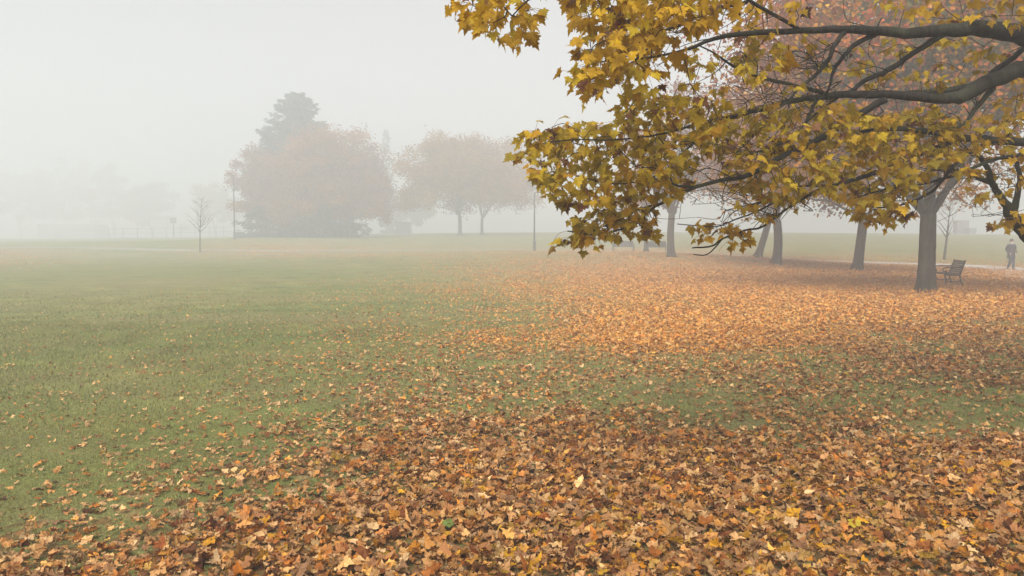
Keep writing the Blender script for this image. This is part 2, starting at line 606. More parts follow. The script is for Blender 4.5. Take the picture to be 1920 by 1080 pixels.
def leaves(mb, LV, LF, pos, yd, nd, size, col, cup, bend, crumple=0.0, stem=0.0):
    k, n_ = len(pos), len(LV)
    if k == 0: return
    R = frames(yd, nd)
    x = np.tile(LV[:, 0], (k, 1)); y = np.tile(LV[:, 1], (k, 1))
    z = cup[:, None] * np.abs(x) + bend[:, None] * (y - .3) ** 2
    if crumple: z = z + rng.normal(size=(k, n_)) * crumple
    x = x * (1 - .3 * np.abs(cup[:, None]))
    V = np.stack([x, y, z], -1) * size[:, None, None]
    V = np.einsum('kij,knj->kni', R, V) + pos[:, None, :]
    F = (LF[None] + (np.arange(k) * n_)[:, None, None]).reshape(-1, 3)
    mb.add(V.reshape(-1, 3), F, np.repeat(col, n_, 0))
    if stem > 0:                                  # petiole: slim three-sided spike back from the leaf base
        L = size * stem
        b = pos
        tipdir = -yd / np.linalg.norm(yd, axis=1)[:, None] + rng.normal(size=(k, 3)) * .3
        e = b + tipdir * L[:, None]
        X = R[:, :, 0]; Z = R[:, :, 2]
        rr = .0016
        V = np.stack([b + X * rr, b - X * rr * .5 + Z * rr, b - X * rr * .5 - Z * rr, e], 1)
        F = (np.array([[0, 1, 3], [1, 2, 3], [2, 0, 3]])[None] + (np.arange(k) * 4)[:, None, None]).reshape(-1, 3)
        mb.add(V.reshape(-1, 3), F, np.repeat(col * .55, 4, 0))


def rdir(k): 
    d = rng.normal(size=(k, 3)); return d / np.linalg.norm(d, axis=1)[:, None]


# ------------------------------------------------------------------ fallen leaves
PAL_BROWN = np.array([(.58, .32, .11), (.64, .41, .19), (.42, .18, .045), (.29, .11, .03), (.50, .21, .04), (.20, .08, .025), (.60, .30, .085), (.72, .52, .30), (.62, .36, .10)])
PAL_PALE = np.array([(.72, .54, .30), (.66, .46, .22), (.76, .60, .38), (.60, .36, .14)])
PAL_YEL = np.array([(.66, .40, .025), (.72, .47, .03), (.58, .29, .02), (.54, .39, .035), (.62, .31, .02)])
PAL_ORG = np.array([(.80, .44, .085), (.84, .52, .13), (.74, .32, .05), (.68, .36, .06), (.86, .60, .22), (.78, .36, .06)])


def leaf_colours(px, py, cov):
    k = len(px)
    o, yv = table(ORG, px, py), table(YEL, px, py)
    c = PAL_BROWN[rng.integers(len(PAL_BROWN), size=k)]
    u = rng.random(k)
    c = np.where((u < yv * .72)[:, None], PAL_YEL[rng.integers(len(PAL_YEL), size=k)], c)
    u = rng.random(k)
    pale = u < .15 + .6 * np.clip(1 - cov * 1.6, 0, 1)
    c = np.where(pale[:, None], PAL_PALE[rng.integers(len(PAL_PALE), size=k)], c)
    u = rng.random(k)
    c = np.where((u < o)[:, None], PAL_ORG[rng.integers(len(PAL_ORG), size=k)], c)
    tint = np.array([.62, .475, .33]) * (1 - o[:, None]) + np.array([.74, .62, .55]) * o[:, None]
    tint = np.where(pale[:, None], np.array([.80, .66, .50]), tint)
    return c * tint * (rng.uniform(.35, 1.25, (k, 1)) * (1 - o[:, None]) + rng.uniform(.7, 1.2, (k, 1)) * o[:, None])


def scatter(y0, y1, dens, spread=.80, margin=1.2):
    ar = spread * (y1 ** 2 - y0 ** 2) + 2 * margin * (y1 - y0)
    k = int(ar * dens)
    y = np.sqrt(rng.uniform(y0 ** 2, y1 ** 2, k))
    x = rng.uniform(-1, 1, k) * (spread * y + margin)
    return x, y


litter = MB()
for y0, y1, dens, LV, LF, smin, smax, cr, lift, stem in (
        (.8, 8.5, 900, LEAF_V, LEAF_F, .028, .084, .085, .042, .55), (8.5, 15, 600, LEAF_V, LEAF_F, .03, .086, .09, .04, 0),
        (15, 30, 300, SMALL_V, SMALL_F, .045, .09, .08, .04, 0), (30, 85, 140, SMALL_V, SMALL_F, .055, .10, .07, .03, 0)):
    x, y = scatter(y0, y1, dens, .80 if y0 < 30 else .72)
    z = gz(x, y)
    c, px, py = cover(x, y, z)
    ok = (rng.random(len(x)) < c) & (px > -400) & (px < 2350)
    x, y, z, c, px, py = [q[ok] for q in (x, y, z, c, px, py)]
    k = len(x)
    pos_ = np.stack([x, y, z + .008 + rng.random(k) ** 1.5 * lift * (.35 + c)], -1)
    yd = rdir(k); yd[:, 2] = rng.normal(size=k) * .28
    nd = rng.normal(size=(k, 3)) * .4; nd[:, 2] = 1
    flip = rng.random(k) < .5
    nd[flip] *= -1
    leaves(litter, LV, LF, pos_, yd, nd, (smin + (smax - smin) * rng.random(k) ** 1.3) * (.58 + .42 * c), leaf_colours(px, py, c),
           rng.normal(size=k) * .42, rng.normal(size=k) * .5, cr, stem)
for key, k, R0 in (('maple24', 420, .27), ('maple40', 260, .27), ('maple46', 200, .27), ('lean', 120, .26)):     # drifts against the trunks
    b_ = at(*BASES[key]); a = rng.uniform(0, 6.283, k); d_ = R0 + np.abs(rng.normal(size=k)) * .32
    x, y = b_[0] + np.cos(a) * d_, b_[1] + np.sin(a) * d_
    pos_ = np.stack([x, y, gz(x, y) + .02 + rng.random(k) * .16 * np.exp(-(d_ - R0) / .25)], -1)
    px, py = proj(pos_)
    yd = rdir(k); nd = rng.normal(size=(k, 3)) * .6; nd[:, 2] = 1
    leaves(litter, SMALL_V, SMALL_F, pos_, yd, nd, rng.uniform(.06, .12, k), leaf_colours(px, py, np.ones(k)), rng.normal(size=k) * .4, rng.normal(size=k) * .5, .06)
o = litter.build('fallen_leaves', M_litter)
tag(o, 'carpet of fallen brown, orange and yellow maple leaves on the lawn', 'fallen leaves', kind='stuff')


def single_leaf(px, py, D, col, size, label, tilt, yaw):
    P = at(px, py, D)
    mbl = MB()
    t = np.array([[math.cos(yaw) * math.cos(tilt), math.sin(yaw) * math.cos(tilt), math.sin(tilt)]])
    leaves(mbl, LEAF_V, LEAF_F, np.zeros((1, 3)), t, np.array([[0, -.5, 1.0]]), np.array([size]), np.array([col]), np.array([.2]), np.array([-.3]), .03, .6)
    o = mbl.build('fallen_leaf', M_litter, loc=(P[0], P[1], gz1(P[0], P[1]) + .055))
    tag(o, label, 'leaf')


single_leaf(838, 1000, 4.32, (.10, .14, .03), .06, 'only green leaf among the brown leaves in the foreground', .5, 1.2)
single_leaf(1606, 1001, 4.32, (.34, .25, .02), .07, 'clear yellow leaf lying near the bottom right corner', .4, 2.0)

# ------------------------------------------------------------------ grass blades near the camera
gb = MB()
for y0, y1, dens, hh, ww in ((1.0, 7.5, 2300, .028, .003), (7.5, 16, 800, .032, .006), (16, 26, 160, .032, .012)):
    x, y = scatter(y0, y1, dens)
    z = gz(x, y)
    c, _, _ = cover(x, y, z)
    ok = (rng.random(len(x)) > c * .8) & (rng.random(len(x)) < np.clip((27 - y) / 12, 0, 1))
    x, y, z = x[ok], y[ok], z[ok]
    k = len(x)
    a = rng.uniform(0, 6.283, k)
    h = hh * rng.uniform(.5, 1.3, k) * np.clip(1 + .35 * wav(x, y, 2.2), .5, 1.9)
    b = np.stack([x, y, z - .004], -1)
    wv = np.stack([np.cos(a), np.sin(a), a * 0], -1) * ww
    tip = b + np.stack([rng.normal(size=k) * h * .55, rng.normal(size=k) * h * .55, h], -1)
    V = np.stack([b - wv, b + wv, tip], 1).reshape(-1, 3)
    t = np.clip(.5 + .5 * wav(x, y, .35), 0, 1)[:, None]
    col = (np.array([.130, .170, .034]) * (1 - t) + np.array([.22, .198, .060]) * t) * rng.uniform(.6, 1.5, (k, 1))
    dry = rng.random(k) < .08
    col[dry] = (.22, .18, .08)
    gb.add(V, np.arange(3 * k).reshape(-1, 3), np.repeat(col, 3, 0))
o = gb.build('grass', M_blade)
tag(o, 'short mown grass blades of the lawn', 'grass', kind='stuff')

# ------------------------------------------------------------------ background trees
def trunk_line(h, lean, bow, k=9):
    t = np.linspace(0, 1, k)
    return np.stack([lean[0] * t + bow[0] * np.sin(t * 3.1), lean[1] * t + bow[1] * np.sin(t * 3.1), h * t], -1)


def broadleaf(key, label, h, bottom, r, tr, pal, nleaf, lsize, seed, fork=2.3, lean=(0, 0), off=(0, 0), group=None, sparse=0.0,
              name='maple_tree', inner=None, nlimb=12, ry=None, crown_top_bias=.0, nclump=None, low=None):
    global rng
    keep = rng
    rng = np.random.default_rng(seed)
    P = base_of(key) if isinstance(key, str) else np.array(key)
    root = empty(name, P)
    tag(root, label, 'tree', group)
    ry = ry or r
    cz, rz = (h + bottom) / 2, (h - bottom) / 2
    # trunk with root flare
    mbt = MB()
    T = trunk_line(fork, (lean[0], lean[1]), (rng.normal() * .05, 0), 16)
    T[0, 2] = -.12
    rad = tr * (1 + .55 * np.exp(-np.maximum(T[:, 2], 0) / .22) - .12 * np.linspace(0, 1, 16))
    th_ = np.arange(30) / 30 * 2 * math.pi
    furrow = rng.normal(size=30) * .028
    fl = np.exp(-np.maximum(T[:, 2], 0) / .20)[:, None]
    rad = rad[:, None] * (1 + furrow + .5 * fl * np.maximum(0, np.sin(5 * th_ + rng.uniform(0, 6)) * .6 + np.sin(3 * th_ + rng.uniform(0, 6)) * .5))
    mbt.tube(T, rad, 30, wob=.012)
    top = T[-1]
    # clumps of the crown
    ncl = nclump or max(26, int(nleaf / 160))
    ph = rng.uniform(0, 6.28, 6)
    d = rdir(ncl * 3)
    d = d[d[:, 2] > -.72][:ncl]
    ncl = len(d)
    rr = rng.random(ncl) ** .36
    az = np.arctan2(d[:, 1], d[:, 0])
    lump = 1 + .17 * np.sin(2 * az + ph[0]) + .10 * np.sin(3 * az + ph[1]) * d[:, 2] + .09 * np.sin(5 * az + 4 * d[:, 2] + ph[2]) + rng.normal(size=ncl) * .05
    wide = np.where(d[:, 2] < 0, 1 / np.sqrt(1 - .62 * d[:, 2] ** 2), 1)       # broad, nearly flat underside
    d = d * np.stack([wide, wide, np.ones(ncl)], -1)
    cc = d * (rr * lump)[:, None] * np.array([r, ry, rz]) + np.array([off[0], off[1], cz])
    # limbs: the big ones leave the fork, lesser ones leave a limb
    nodes = [top]; nrad = [tr * .85]
    order = np.argsort(np.linalg.norm(cc - top, axis=1))
    big_ = list(rng.choice(ncl, size=min(nlimb, ncl), replace=False))
    for q, e in enumerate(big_):
        tgt = top + (cc[e] - top) * .92
        mid1 = top + (tgt - top) * .35 + np.array([0, 0, .16 * np.linalg.norm(tgt - top)]) * rng.uniform(.2, 1.0)
        s = top + np.array([0, 0, -rng.uniform(.0, .35) * min(1, fork * .3)])
        L = smooth_line([s, mid1, tgt], 6)
        L[1:-1] += rng.normal(size=(len(L) - 2, 3)) * .05
        r0 = tr * rng.uniform(.22, .42)
        R_ = np.linspace(r0, max(.012, tr * .06), len(L))
        mbt.tube(L, R_, 7)
        nodes += list(L[2:]); nrad += list(R_[2:])
    NA = np.array(nodes); RA = np.array(nrad)
    for e in range(ncl):
        if e in big_ or rng.random() < .35: continue
        j = np.argmin(np.linalg.norm(NA - cc[e], axis=1))
        L = smooth_line([NA[j], NA[j] + (cc[e] - NA[j]) * .5 + np.array([0, 0, .1]), cc[e]], 3)
        mbt.tube(L, np.linspace(min(RA[j] * .6, .05), .010, len(L)), 5, cap=False)
    if sparse > 0:                                  # bare twig ends poking out of a thin crown
        for e in range(ncl):
            for _ in range(4):
                v = rdir(1)[0]; v[2] = abs(v[2]) * .8
                mbt.tube(smooth_line([cc[e], cc[e] + v * .5 + rng.normal(size=3) * .08, cc[e] + v * rng.uniform(.7, 1.3)], 3), np.linspace(.014, .005, 4), 4, cap=False)
    mbt.build('trunk', M_bark, root, True)
    # leaves
    mbc = MB()
    pal = np.array(pal)
    cl_r = (.20 if lsize < .14 else .165) * r * rng.uniform(.7, 1.3, ncl)
    idx = rng.integers(ncl, size=nleaf)
    if sparse > 0:
        kp = rng.random(ncl) > sparse
        idx = idx[kp[idx]]
    k = len(idx)
    lp = cc[idx] + rng.normal(size=(k, 3)) * (cl_r[idx] * .62)[:, None] * np.array([1.15, 1.15, .75])
    up = lp[:, 2] > bottom - .5
    lp, idx = lp[up], idx[up]; k = len(idx)
    if inner is not None:
        rel = np.linalg.norm((lp - np.array([off[0], off[1], cz])) / np.array([r, ry, rz]), axis=1)
        pin = np.clip((.92 - rel) / .3, 0, 1)
        isin = rng.random(k) < pin
    base_c = pal[rng.integers(len(pal), size=ncl)][idx] * .6 + pal[rng.integers(len(pal), size=k)] * .4
    if low is not None:                             # another leaf colour lower on the tree
        pl_ = np.clip(1.0 - (lp[:, 2] - bottom) / (h - bottom) * 1.5, 0, 1)
        lw = np.array(low)
        base_c = np.where((rng.random(k) < pl_)[:, None], lw[rng.integers(len(lw), size=k)], base_c)
    if inner is not None:
        inn = np.array(inner)
        base_c = np.where(isin[:, None], inn[rng.integers(len(inn), size=k)], base_c)
    col = base_c * rng.uniform(.7, 1.25, (k, 1)) * rng.uniform(.82, 1.15, ncl)[idx][:, None]
    yd = rdir(k); yd[:, 2] -= .6
    nd = rdir(k); nd[:, 2] += .5
    leaves(mbc, SMALL_V if lsize < .16 else KITE_V, SMALL_F if lsize < .16 else KITE_F, lp, yd, nd, lsize * rng.uniform(.7, 1.3, k), col,
           rng.normal(size=k) * .3, rng.normal(size=k) * .4)
    mbc.build('crown', M_crown, root)
    rng = keep
    return root


RED = [(.34, .075, .025), (.38, .10, .03), (.26, .06, .018), (.36, .12, .028)]
ORANGE = [(.42, .185, .018), (.38, .145, .018), (.30, .115, .015), (.44, .235, .022)]
OCHRE = [(.33, .17, .03), (.29, .14, .025), (.35, .20, .04), (.27, .12, .03)]
RUST = [(.25, .085, .03), (.21, .07, .025), (.28, .11, .035), (.23, .095, .03)]
GREENISH = [(.17, .14, .025), (.15, .125, .022), (.26, .17, .025), (.12, .11, .025)]
PINK = [(.28, .11, .05), (.30, .13, .06), (.24, .10, .045)]

broadleaf('maple24', 'large maple with red and olive crown, its trunk in front of the nearest bench', 12.3, 2.5, 5.6, .255, RED + ORANGE[:2], 70000, .12, 11,
          fork=2.45, inner=GREENISH, low=ORANGE + OCHRE, nlimb=16, off=(.6, .5), group='maples standing along the path')
broadleaf('maple40', 'stout trunked maple with orange brown crown, next left of the one beside the nearest bench', 11.5, 2.3, 5.6, .25, ORANGE + OCHRE[:1], 26000, .15, 12,
          fork=2.6, lean=(.25, 0), nlimb=12, group='maples standing along the path', inner=GREENISH[:2] + ORANGE)
broadleaf('maple46', 'straight trunked maple with dull rust crown standing right beside the leaning trunk', 10.5, 2.2, 4.6, .245, RUST + PINK[:1], 22000, .16, 13,
          fork=2.5, nlimb=10, group='maples standing along the path', off=(.6, 0))
broadleaf('lean', 'maple with its trunk leaning right and a pinkish crown', 11, 2.6, 4.8, .235, PINK, 18000, .17, 14, fork=2.6, lean=(.75, 0), nlimb=10,
          group='maples standing along the path')
broadleaf('grey50', 'grey forked maple, thinly leaved, by the right end of the two far benches', 10.2, 2.9, 3.4, .22, PINK, 4200, .19, 15, fork=2.7, sparse=.45, nlimb=16,
          group='maples standing along the path', nclump=70)
broadleaf('thin60', 'slim maple with a faint pink crown rising between the two far benches', 7.4, 2.6, 2.6, .15, PINK, 3600, .22, 16, fork=2.6, nlimb=8, sparse=.1,
          group='maples standing along the path')
broadleaf('round75', 'round ochre crowned tree, left one of the pair on the far rise', 15.0, 2.5, 7.3, .29, OCHRE, 40000, .26, 17, fork=3.0,
          group='round trees on the far rise', off=(-1.5, 0), nlimb=14)
broadleaf('round78', 'round dull pink tree, right one of the pair on the far rise', 14.6, 2.4, 6.9, .22, PINK[:2] + OCHRE[:2], 30000, .26, 18, fork=2.6, off=(2.2, 0), nlimb=14,
          group='round trees on the far rise', sparse=.06)
broadleaf('red65', 'broad russet tree hiding the lower right side of the spruce', 15.9, .9, 7.1, .3, RUST + ORANGE[:1], 44000, .26, 19, fork=1.6, off=(1.2, 0), nlimb=14,
          group='russet trees around the spruce')
broadleaf('red68', 'lower russet tree with drooping right side at the right of the spruce clump', 12.4, .8, 5.1, .26, RUST[:3] + PINK[:1], 26000, .26, 20, fork=1.6, off=(1.6, 0), nlimb=10,
          group='russet trees around the spruce')
Pl = at(500, 448, 117)
broadleaf((Pl[0], Pl[1], gz1(Pl[0], Pl[1])), 'pink leaved tree showing at the left edge of the spruce by the lamp post', 13.2, 1.4, 4.3, .26, PINK + RUST[:1], 22000, .26, 21, fork=1.6, nlimb=8,
          group='russet trees around the spruce')


def conifer(P, label, h, r, seed, cols, nleaf, tr=.22, top_gap=0.0, name='spruce_tree', bottom=.3):
    global rng
    keep = rng
    rng = np.random.default_rng(seed)
    root = empty(name, P)
    tag(root, label, 'tree')
    mt = MB()
    T = trunk_line(h * .985, (0, 0), (.05, 0), 14); T[0, 2] = -.15
    mt.tube(T, np.linspace(tr, .02, 14), 10)
    mc = MB()
    nb = 420 if r > 5 else 120
    zs = bottom + (h - bottom) * rng.random(nb) ** 1.15
    zs = np.sort(zs)
    ps, ys, ns, cs, ss = [], [], [], [], []
    per = nleaf // nb
    for z in zs:
        f = 1 - (z - bottom) / (h - bottom)
        L = r * (f ** .70) * (rng.uniform(.58, 1.10) if f > .3 else rng.uniform(.30, 1.30)) + .12
        a = rng.uniform(0, 6.283)
        dirv = np.array([math.cos(a), math.sin(a), .12 - .35 * f])
        dirv /= np.linalg.norm(dirv)
        e = np.array([0, 0, z]) + dirv * L + np.array([0, 0, .10 * L])
        mt.tube(smooth_line([(0, 0, z), (0, 0, z) + dirv * L * .55, e], 3), np.linspace(.035, .008, 4), 4, cap=False)
        k = int(per * (.35 + 1.3 * f))
        t = rng.random(k) ** .6
        side = np.array([-dirv[1], dirv[0], 0])
        wv = .42 * L * (1 - t * .75)
        q = np.array([0, 0, z]) + dirv * (t * L)[:, None] + np.array([0, 0, .1]) * (t ** 2 * L)[:, None]
        off = (rng.uniform(-1, 1, k) * wv)
        q = q + side * off[:, None] + np.array([0, 0, -1]) * (np.abs(off) * .3 + rng.random(k) ** 2 * .55)[:, None]
        ps.append(q)
        yy = dirv[None] * .8 + side[None] * np.sign(off)[:, None] * .7 + rng.normal(size=(k, 3)) * .3 + np.array([0, 0, -.35])
        ys.append(yy)
        nn = rng.normal(size=(k, 3)) * .5; nn[:, 2] += 1
        ns.append(nn)
    ps, ys, ns = map(np.concatenate, (ps, ys, ns))
    k = len(ps)
    cols = np.array(cols)
    KV = KITE_V * np.array([.42, 1.0])
    leaves(mc, KV, KITE_F, ps, ys, ns, rng.uniform(.28, .55, k) * (h / 13), cols[rng.integers(len(cols), size=k)] * rng.uniform(.65, 1.3, (k, 1)),
           rng.normal(size=k) * .3, rng.normal(size=k) * .2)
    mt.build('trunk', M_bark, root, True)
    mc.build('crown', M_crown, root)
    rng = keep
    return root


EVER = [(.030, .048, .030), (.040, .055, .036), (.050, .062, .040)]
Pc = base_of('conifer')
conifer(Pc, 'tall dark spruce rising above the russet trees beside the left lamp post', 22.8, 11.4, 31, EVER, 60000, .45, bottom=1.0)
Pc = base_of('farspruce')
conifer(Pc, 'slender faint spruce in the gap between the spruce clump and the round trees', 24.3, 2.1, 32, EVER, 2600, .2, name='spruce_tree')


def bare_sapling(key, label, h, seed, lean, tr=.05, group='bare young trees', leaf=False):
    global rng
    keep = rng; rng = np.random.default_rng(seed)
    root = empty('young_tree', base_of(key)); tag(root, label, 'tree', group)
    mt = MB()
    T = trunk_line(h, lean, (rng.normal() * .05, 0), 12); T[0, 2] = -.1
    R_ = np.linspace(tr, .012, 12)
    mt.tube(T, R_, 8)
    mt.build('trunk', M_bark, root, True)
    mb_ = MB()
    for j in range(20):
        i = rng.integers(4, 11)
        a = rng.uniform(0, 6.283)
        L = (h - T[i][2]) * .42 + .35
        dv = np.array([math.cos(a) * .75, math.sin(a) * .75, .85]); dv /= np.linalg.norm(dv)
        e = T[i] + dv * L
        Ln = smooth_line([T[i], T[i] + dv * L * .5 + rng.normal(size=3) * .06, e], 4)
        mb_.tube(Ln, np.linspace(R_[i] * .6, .006, len(Ln)), 5)
        for _ in range(4):
            s = Ln[rng.integers(2, len(Ln))]
            v = dv + rng.normal(size=3) * .5
            mb_.tube(smooth_line([s, s + v * .2, s + v * rng.uniform(.3, .55)], 2), np.linspace(.010, .004, 3), 4)
    mb_.build('crown', M_bark, root, True)
    rng = keep


bare_sapling('sap_l', 'bare young tree standing alone on the lawn left of the lamp post', 5.2, 41, (.3, 0), .07)
bare_sapling('sap_r', 'bare young tree seen behind the nearest bench beyond the path', 4.3, 42, (.35, 0), .10)

# trees that the fog has all but swallowed on the left
FAR = [(40, 275, 24, 12, 'faint broad tree at the left edge of the picture in the fog'), (130, 280, 27, 11.5, 'faint tallest tree in the fog above the low building'),
       (215, 270, 24, 10.5, 'faint rounded tree in the fog right of the low building'), (288, 262, 19.5, 8.5, 'faint small tree in the fog behind the sign post'),
       (405, 240, 16, 6.5, 'faint low tree in the fog behind the fence beside the left lamp post'), (770, 200, 10.5, 5.5, 'faint low tree in the fog behind the left of the round trees')]
for i, (px, D, h, r, lab) in enumerate(FAR):
    P = at(px, 446, D)
    broadleaf((P[0], P[1], gz1(P[0], P[1])), lab, h, 1.4, r, .35, RUST[:2] + GREENISH[:2] + PINK[:1], 9000, .55, 50 + i, fork=1.6, nlimb=7, group='faint trees far off in the fog')

# ------------------------------------------------------------------ foreground maple reaching in from the right
tree_pos = np.array([7.6, 8.2, 0.0]); tree_pos[2] = gz1(7.6, 8.2)
maple = empty('overhanging_maple', tree_pos)
tag(maple, 'near yellow leaved maple whose dark limbs reach across the upper right of the picture', 'tree')
TP = tree_pos


def limbs_px(pts):
    """(photo x, photo y, distance, width in photo px) to world xyz + radius"""
    out = []
    for px, py, D, wd in pts:
        P = at(px, py, D)
        out.append([*P, max(.0028, wd * (.72 if wd > 12 else .85) * D / FPX / 2)])
    return np.array(out)


LIMBS = {}
A0 = np.array([7.55, 8.15, 3.2, .15])


def L_(name, pts, start=None, seg=10):
    Q = limbs_px(pts)
    if start is not None: Q = np.vstack([start, Q])
    Q = smooth_line(Q, 5)
    Q[:, 3] = np.maximum(Q[:, 3], .0022)
    LIMBS.setdefault(name, []).append((Q, seg))


s_hi = [np.array([7.55, 8.2, 3.4, .17]), np.array([7.2, 7.8, 3.9, .13])]
L_('a', [(2080, 95, 6.7, 62), (1960, 78, 6.3, 50), (1900, 63, 6.1, 46), (1830, 52, 5.9, 40), (1770, 58, 5.8, 32), (1700, 62, 5.7, 27), (1600, 55, 5.5, 21), (1500, 57, 5.3, 16), (1400, 63, 5.1, 12),
         (1340, 72, 4.9, 9), (1290, 92, 4.7, 7), (1235, 105, 4.5, 5), (1180, 112, 4.3, 4), (1130, 115, 4.2, 3)], np.array(s_hi), 12)
L_('a', [(1582, 62, 5.45, 11), (1563, 88, 5.4, 10), (1553, 112, 5.4, 9), (1530, 140, 5.4, 8), (1495, 168, 5.4, 6), (1475, 192, 5.4, 5), (1440, 210, 5.4, 4)])
L_('a', [(1640, 66, 5.6, 12), (1605, 82, 5.55, 10), (1582, 105, 5.5, 9), (1562, 135, 5.5, 8), (1556, 160, 5.5, 5), (1545, 178, 5.5, 4), (1520, 200, 5.5, 2.5)])
L_('a', [(1775, 60, 5.8, 18), (1740, 82, 5.8, 15), (1705, 105, 5.8, 14), (1665, 132, 5.8, 12), (1620, 152, 5.8, 10), (1600, 168, 5.75, 9), (1575, 180, 5.7, 8), (1540, 205, 5.65, 5), (1500, 240, 5.6, 3)])
L_('a', [(1500, 55, 5.3, 9), (1420, 10, 5.0, 8), (1330, -40, 4.5, 6), (1200, -60, 4.0, 5), (1080, -30, 3.6, 4), (1000, -5, 3.4, 3), (960, 30, 3.35, 2.5)])
L_('a', [(1400, 5, 4.9, 9), (1340, 18, 4.7, 8), (1280, 45, 4.5, 7), (1240, 60, 4.35, 6), (1215, 88, 4.2, 5), (1180, 120, 4.1, 4), (1120, 135, 4.0, 3)])
L_('b', [(2080, 70, 6.9, 66), (1990, 100, 6.5, 50), (1930, 124, 6.3, 44), (1880, 143, 6.15, 40), (1840, 160, 6.05, 38), (1805, 180, 6.0, 34), (1760, 184, 5.9, 26), (1690, 180, 5.8, 22), (1600, 177, 5.7, 19),
         (1550, 180, 5.65, 16), (1480, 190, 5.55, 14), (1420, 206, 5.45, 12), (1370, 219, 5.35, 10), (1320, 229, 5.25, 7), (1275, 242, 5.2, 5), (1220, 255, 5.1, 4), (1150, 262, 5.0, 3), (1070, 262, 4.95, 2.5), (1010, 270, 4.9, 2)],
   np.array([[7.5, 8.1, 3.0, .17], [7.15, 7.75, 3.55, .15]]), 12)
L_('b', [(1840, 158, 6.05, 22), (1780, 168, 6.1, 16), (1720, 174, 6.1, 12), (1650, 178, 6.0, 8)])
L_('b', [(1562, 180, 5.6, 10), (1490, 160, 5.45, 8), (1430, 146, 5.3, 7), (1378, 126, 5.2, 6), (1340, 100, 5.1, 4), (1310, 85, 5.0, 3)])
L_('b', [(1660, 186, 5.75, 18), (1610, 215, 5.7, 17), (1560, 246, 5.65, 16), (1515, 272, 5.6, 13), (1464, 294, 5.55, 12), (1430, 315, 5.5, 11), (1394, 331, 5.5, 10), (1346, 339, 5.45, 9), (1296, 354, 5.4, 8), (1255, 374, 5.35, 7),
         (1223, 391, 5.3, 6), (1192, 420, 5.3, 5), (1160, 431, 5.25, 4.5), (1116, 440, 5.2, 4), (1064, 433, 5.2, 3)])
L_('b', [(1352, 224, 5.35, 7), (1318, 254, 5.35, 6), (1280, 287, 5.3, 5), (1255, 312, 5.3, 4), (1215, 335, 5.2, 3), (1150, 345, 5.1, 2.5), (1080, 330, 5.0, 2)])
L_('b', [(1300, 350, 5.4, 6), (1266, 347, 5.35, 5), (1256, 328, 5.35, 4), (1255, 288, 5.35, 3), (1230, 250, 5.3, 2.5)])
L_('b', [(1240, 382, 5.3, 5), (1203, 391, 5.25, 4), (1165, 410, 5.25, 3), (1130, 425, 5.2, 2.5)])
L_('b', [(1864, 163, 6.1, 12), (1832, 200, 6.1, 10), (1813, 226, 6.1, 7), (1795, 240, 6.1, 5)])
L_('b', [(1925, 85, 6.4, 16), (1895, 112, 6.3, 14), (1865, 132, 6.2, 12), (1845, 155, 6.1, 9)])
L_('b', [(1530, 190, 5.6, 7), (1512, 225, 5.55, 6), (1490, 255, 5.5, 5), (1450, 275, 5.5, 4), (1400, 290, 5.4, 3)])
L_('c', [(2060, 285, 7.0, 44), (1980, 272, 6.7, 28), (1920, 267, 6.5, 21), (1858, 263, 6.4, 21), (1796, 258, 6.3, 18), (1762, 250, 6.2, 15), (1717, 243, 6.1, 12), (1661, 242, 6.0, 10), (1596, 250, 5.9, 7), (1540, 262, 5.8, 5), (1480, 262, 5.7, 3)],
   np.array([[7.45, 8.1, 2.6, .13]]), 10)
L_('c', [(1800, 258, 6.3, 13), (1765, 273, 6.25, 13), (1709, 295, 6.2, 12), (1675, 312, 6.15, 12), (1633, 327, 6.1, 10), (1590, 340, 6.05, 9), (1546, 353, 6.0, 7), (1507, 371, 5.95, 6), (1464, 400, 5.9, 5), (1428, 426, 5.85, 5), (1396, 432, 5.8, 4),
         (1354, 448, 5.8, 4), (1335, 461, 5.75, 4), (1298, 465, 5.7, 3)])
L_('c', [(1354, 448, 5.8, 3), (1340, 465, 5.8, 3), (1323, 478, 5.75, 2.5), (1300, 477, 5.75, 2)])
L_('c', [(1850, 266, 6.4, 9), (1802, 298, 6.35, 8), (1774, 329, 6.3, 7), (1746, 360, 6.3, 6), (1703, 380, 6.25, 5), (1661, 389, 6.2, 4), (1605, 384, 6.1, 3)])
L_('c', [(1450, 380, 5.9, 5), (1416, 398, 5.85, 4), (1380, 411, 5.8, 3), (1340, 425, 5.8, 2.5), (1270, 420, 5.75, 2)])
L_('c', [(1560, 350, 6.0, 5), (1500, 350, 5.95, 4), (1450, 372, 5.9, 4), (1400, 385, 5.85, 3), (1360, 395, 5.8, 2.5)])
L_('c', [(1920, 290, 6.5, 10), (1860, 300, 6.4, 8), (1800, 325, 6.4, 7), (1730, 345, 6.3, 5), (1660, 355, 6.2, 4), (1590, 375, 6.1, 3)])
L_('d', [(2010, 490, 7.4, 52), (1960, 462, 7.3, 44), (1925, 440, 7.2, 36), (1898, 405, 7.1, 30), (1880, 374, 7.0, 19), (1860, 343, 6.9, 16), (1853, 318, 6.8, 12), (1835, 290, 6.7, 8)], np.array([[7.45, 8.1, 1.15, .17]]), 12)
L_('d', [(1898, 402, 7.1, 20), (1907, 368, 7.1, 15), (1912, 335, 7.1, 13), (1905, 300, 7.0, 9)])
L_('d', [(1862, 345, 6.9, 10), (1835, 334, 6.85, 9), (1808, 323, 6.8, 6), (1770, 318, 6.7, 4)])
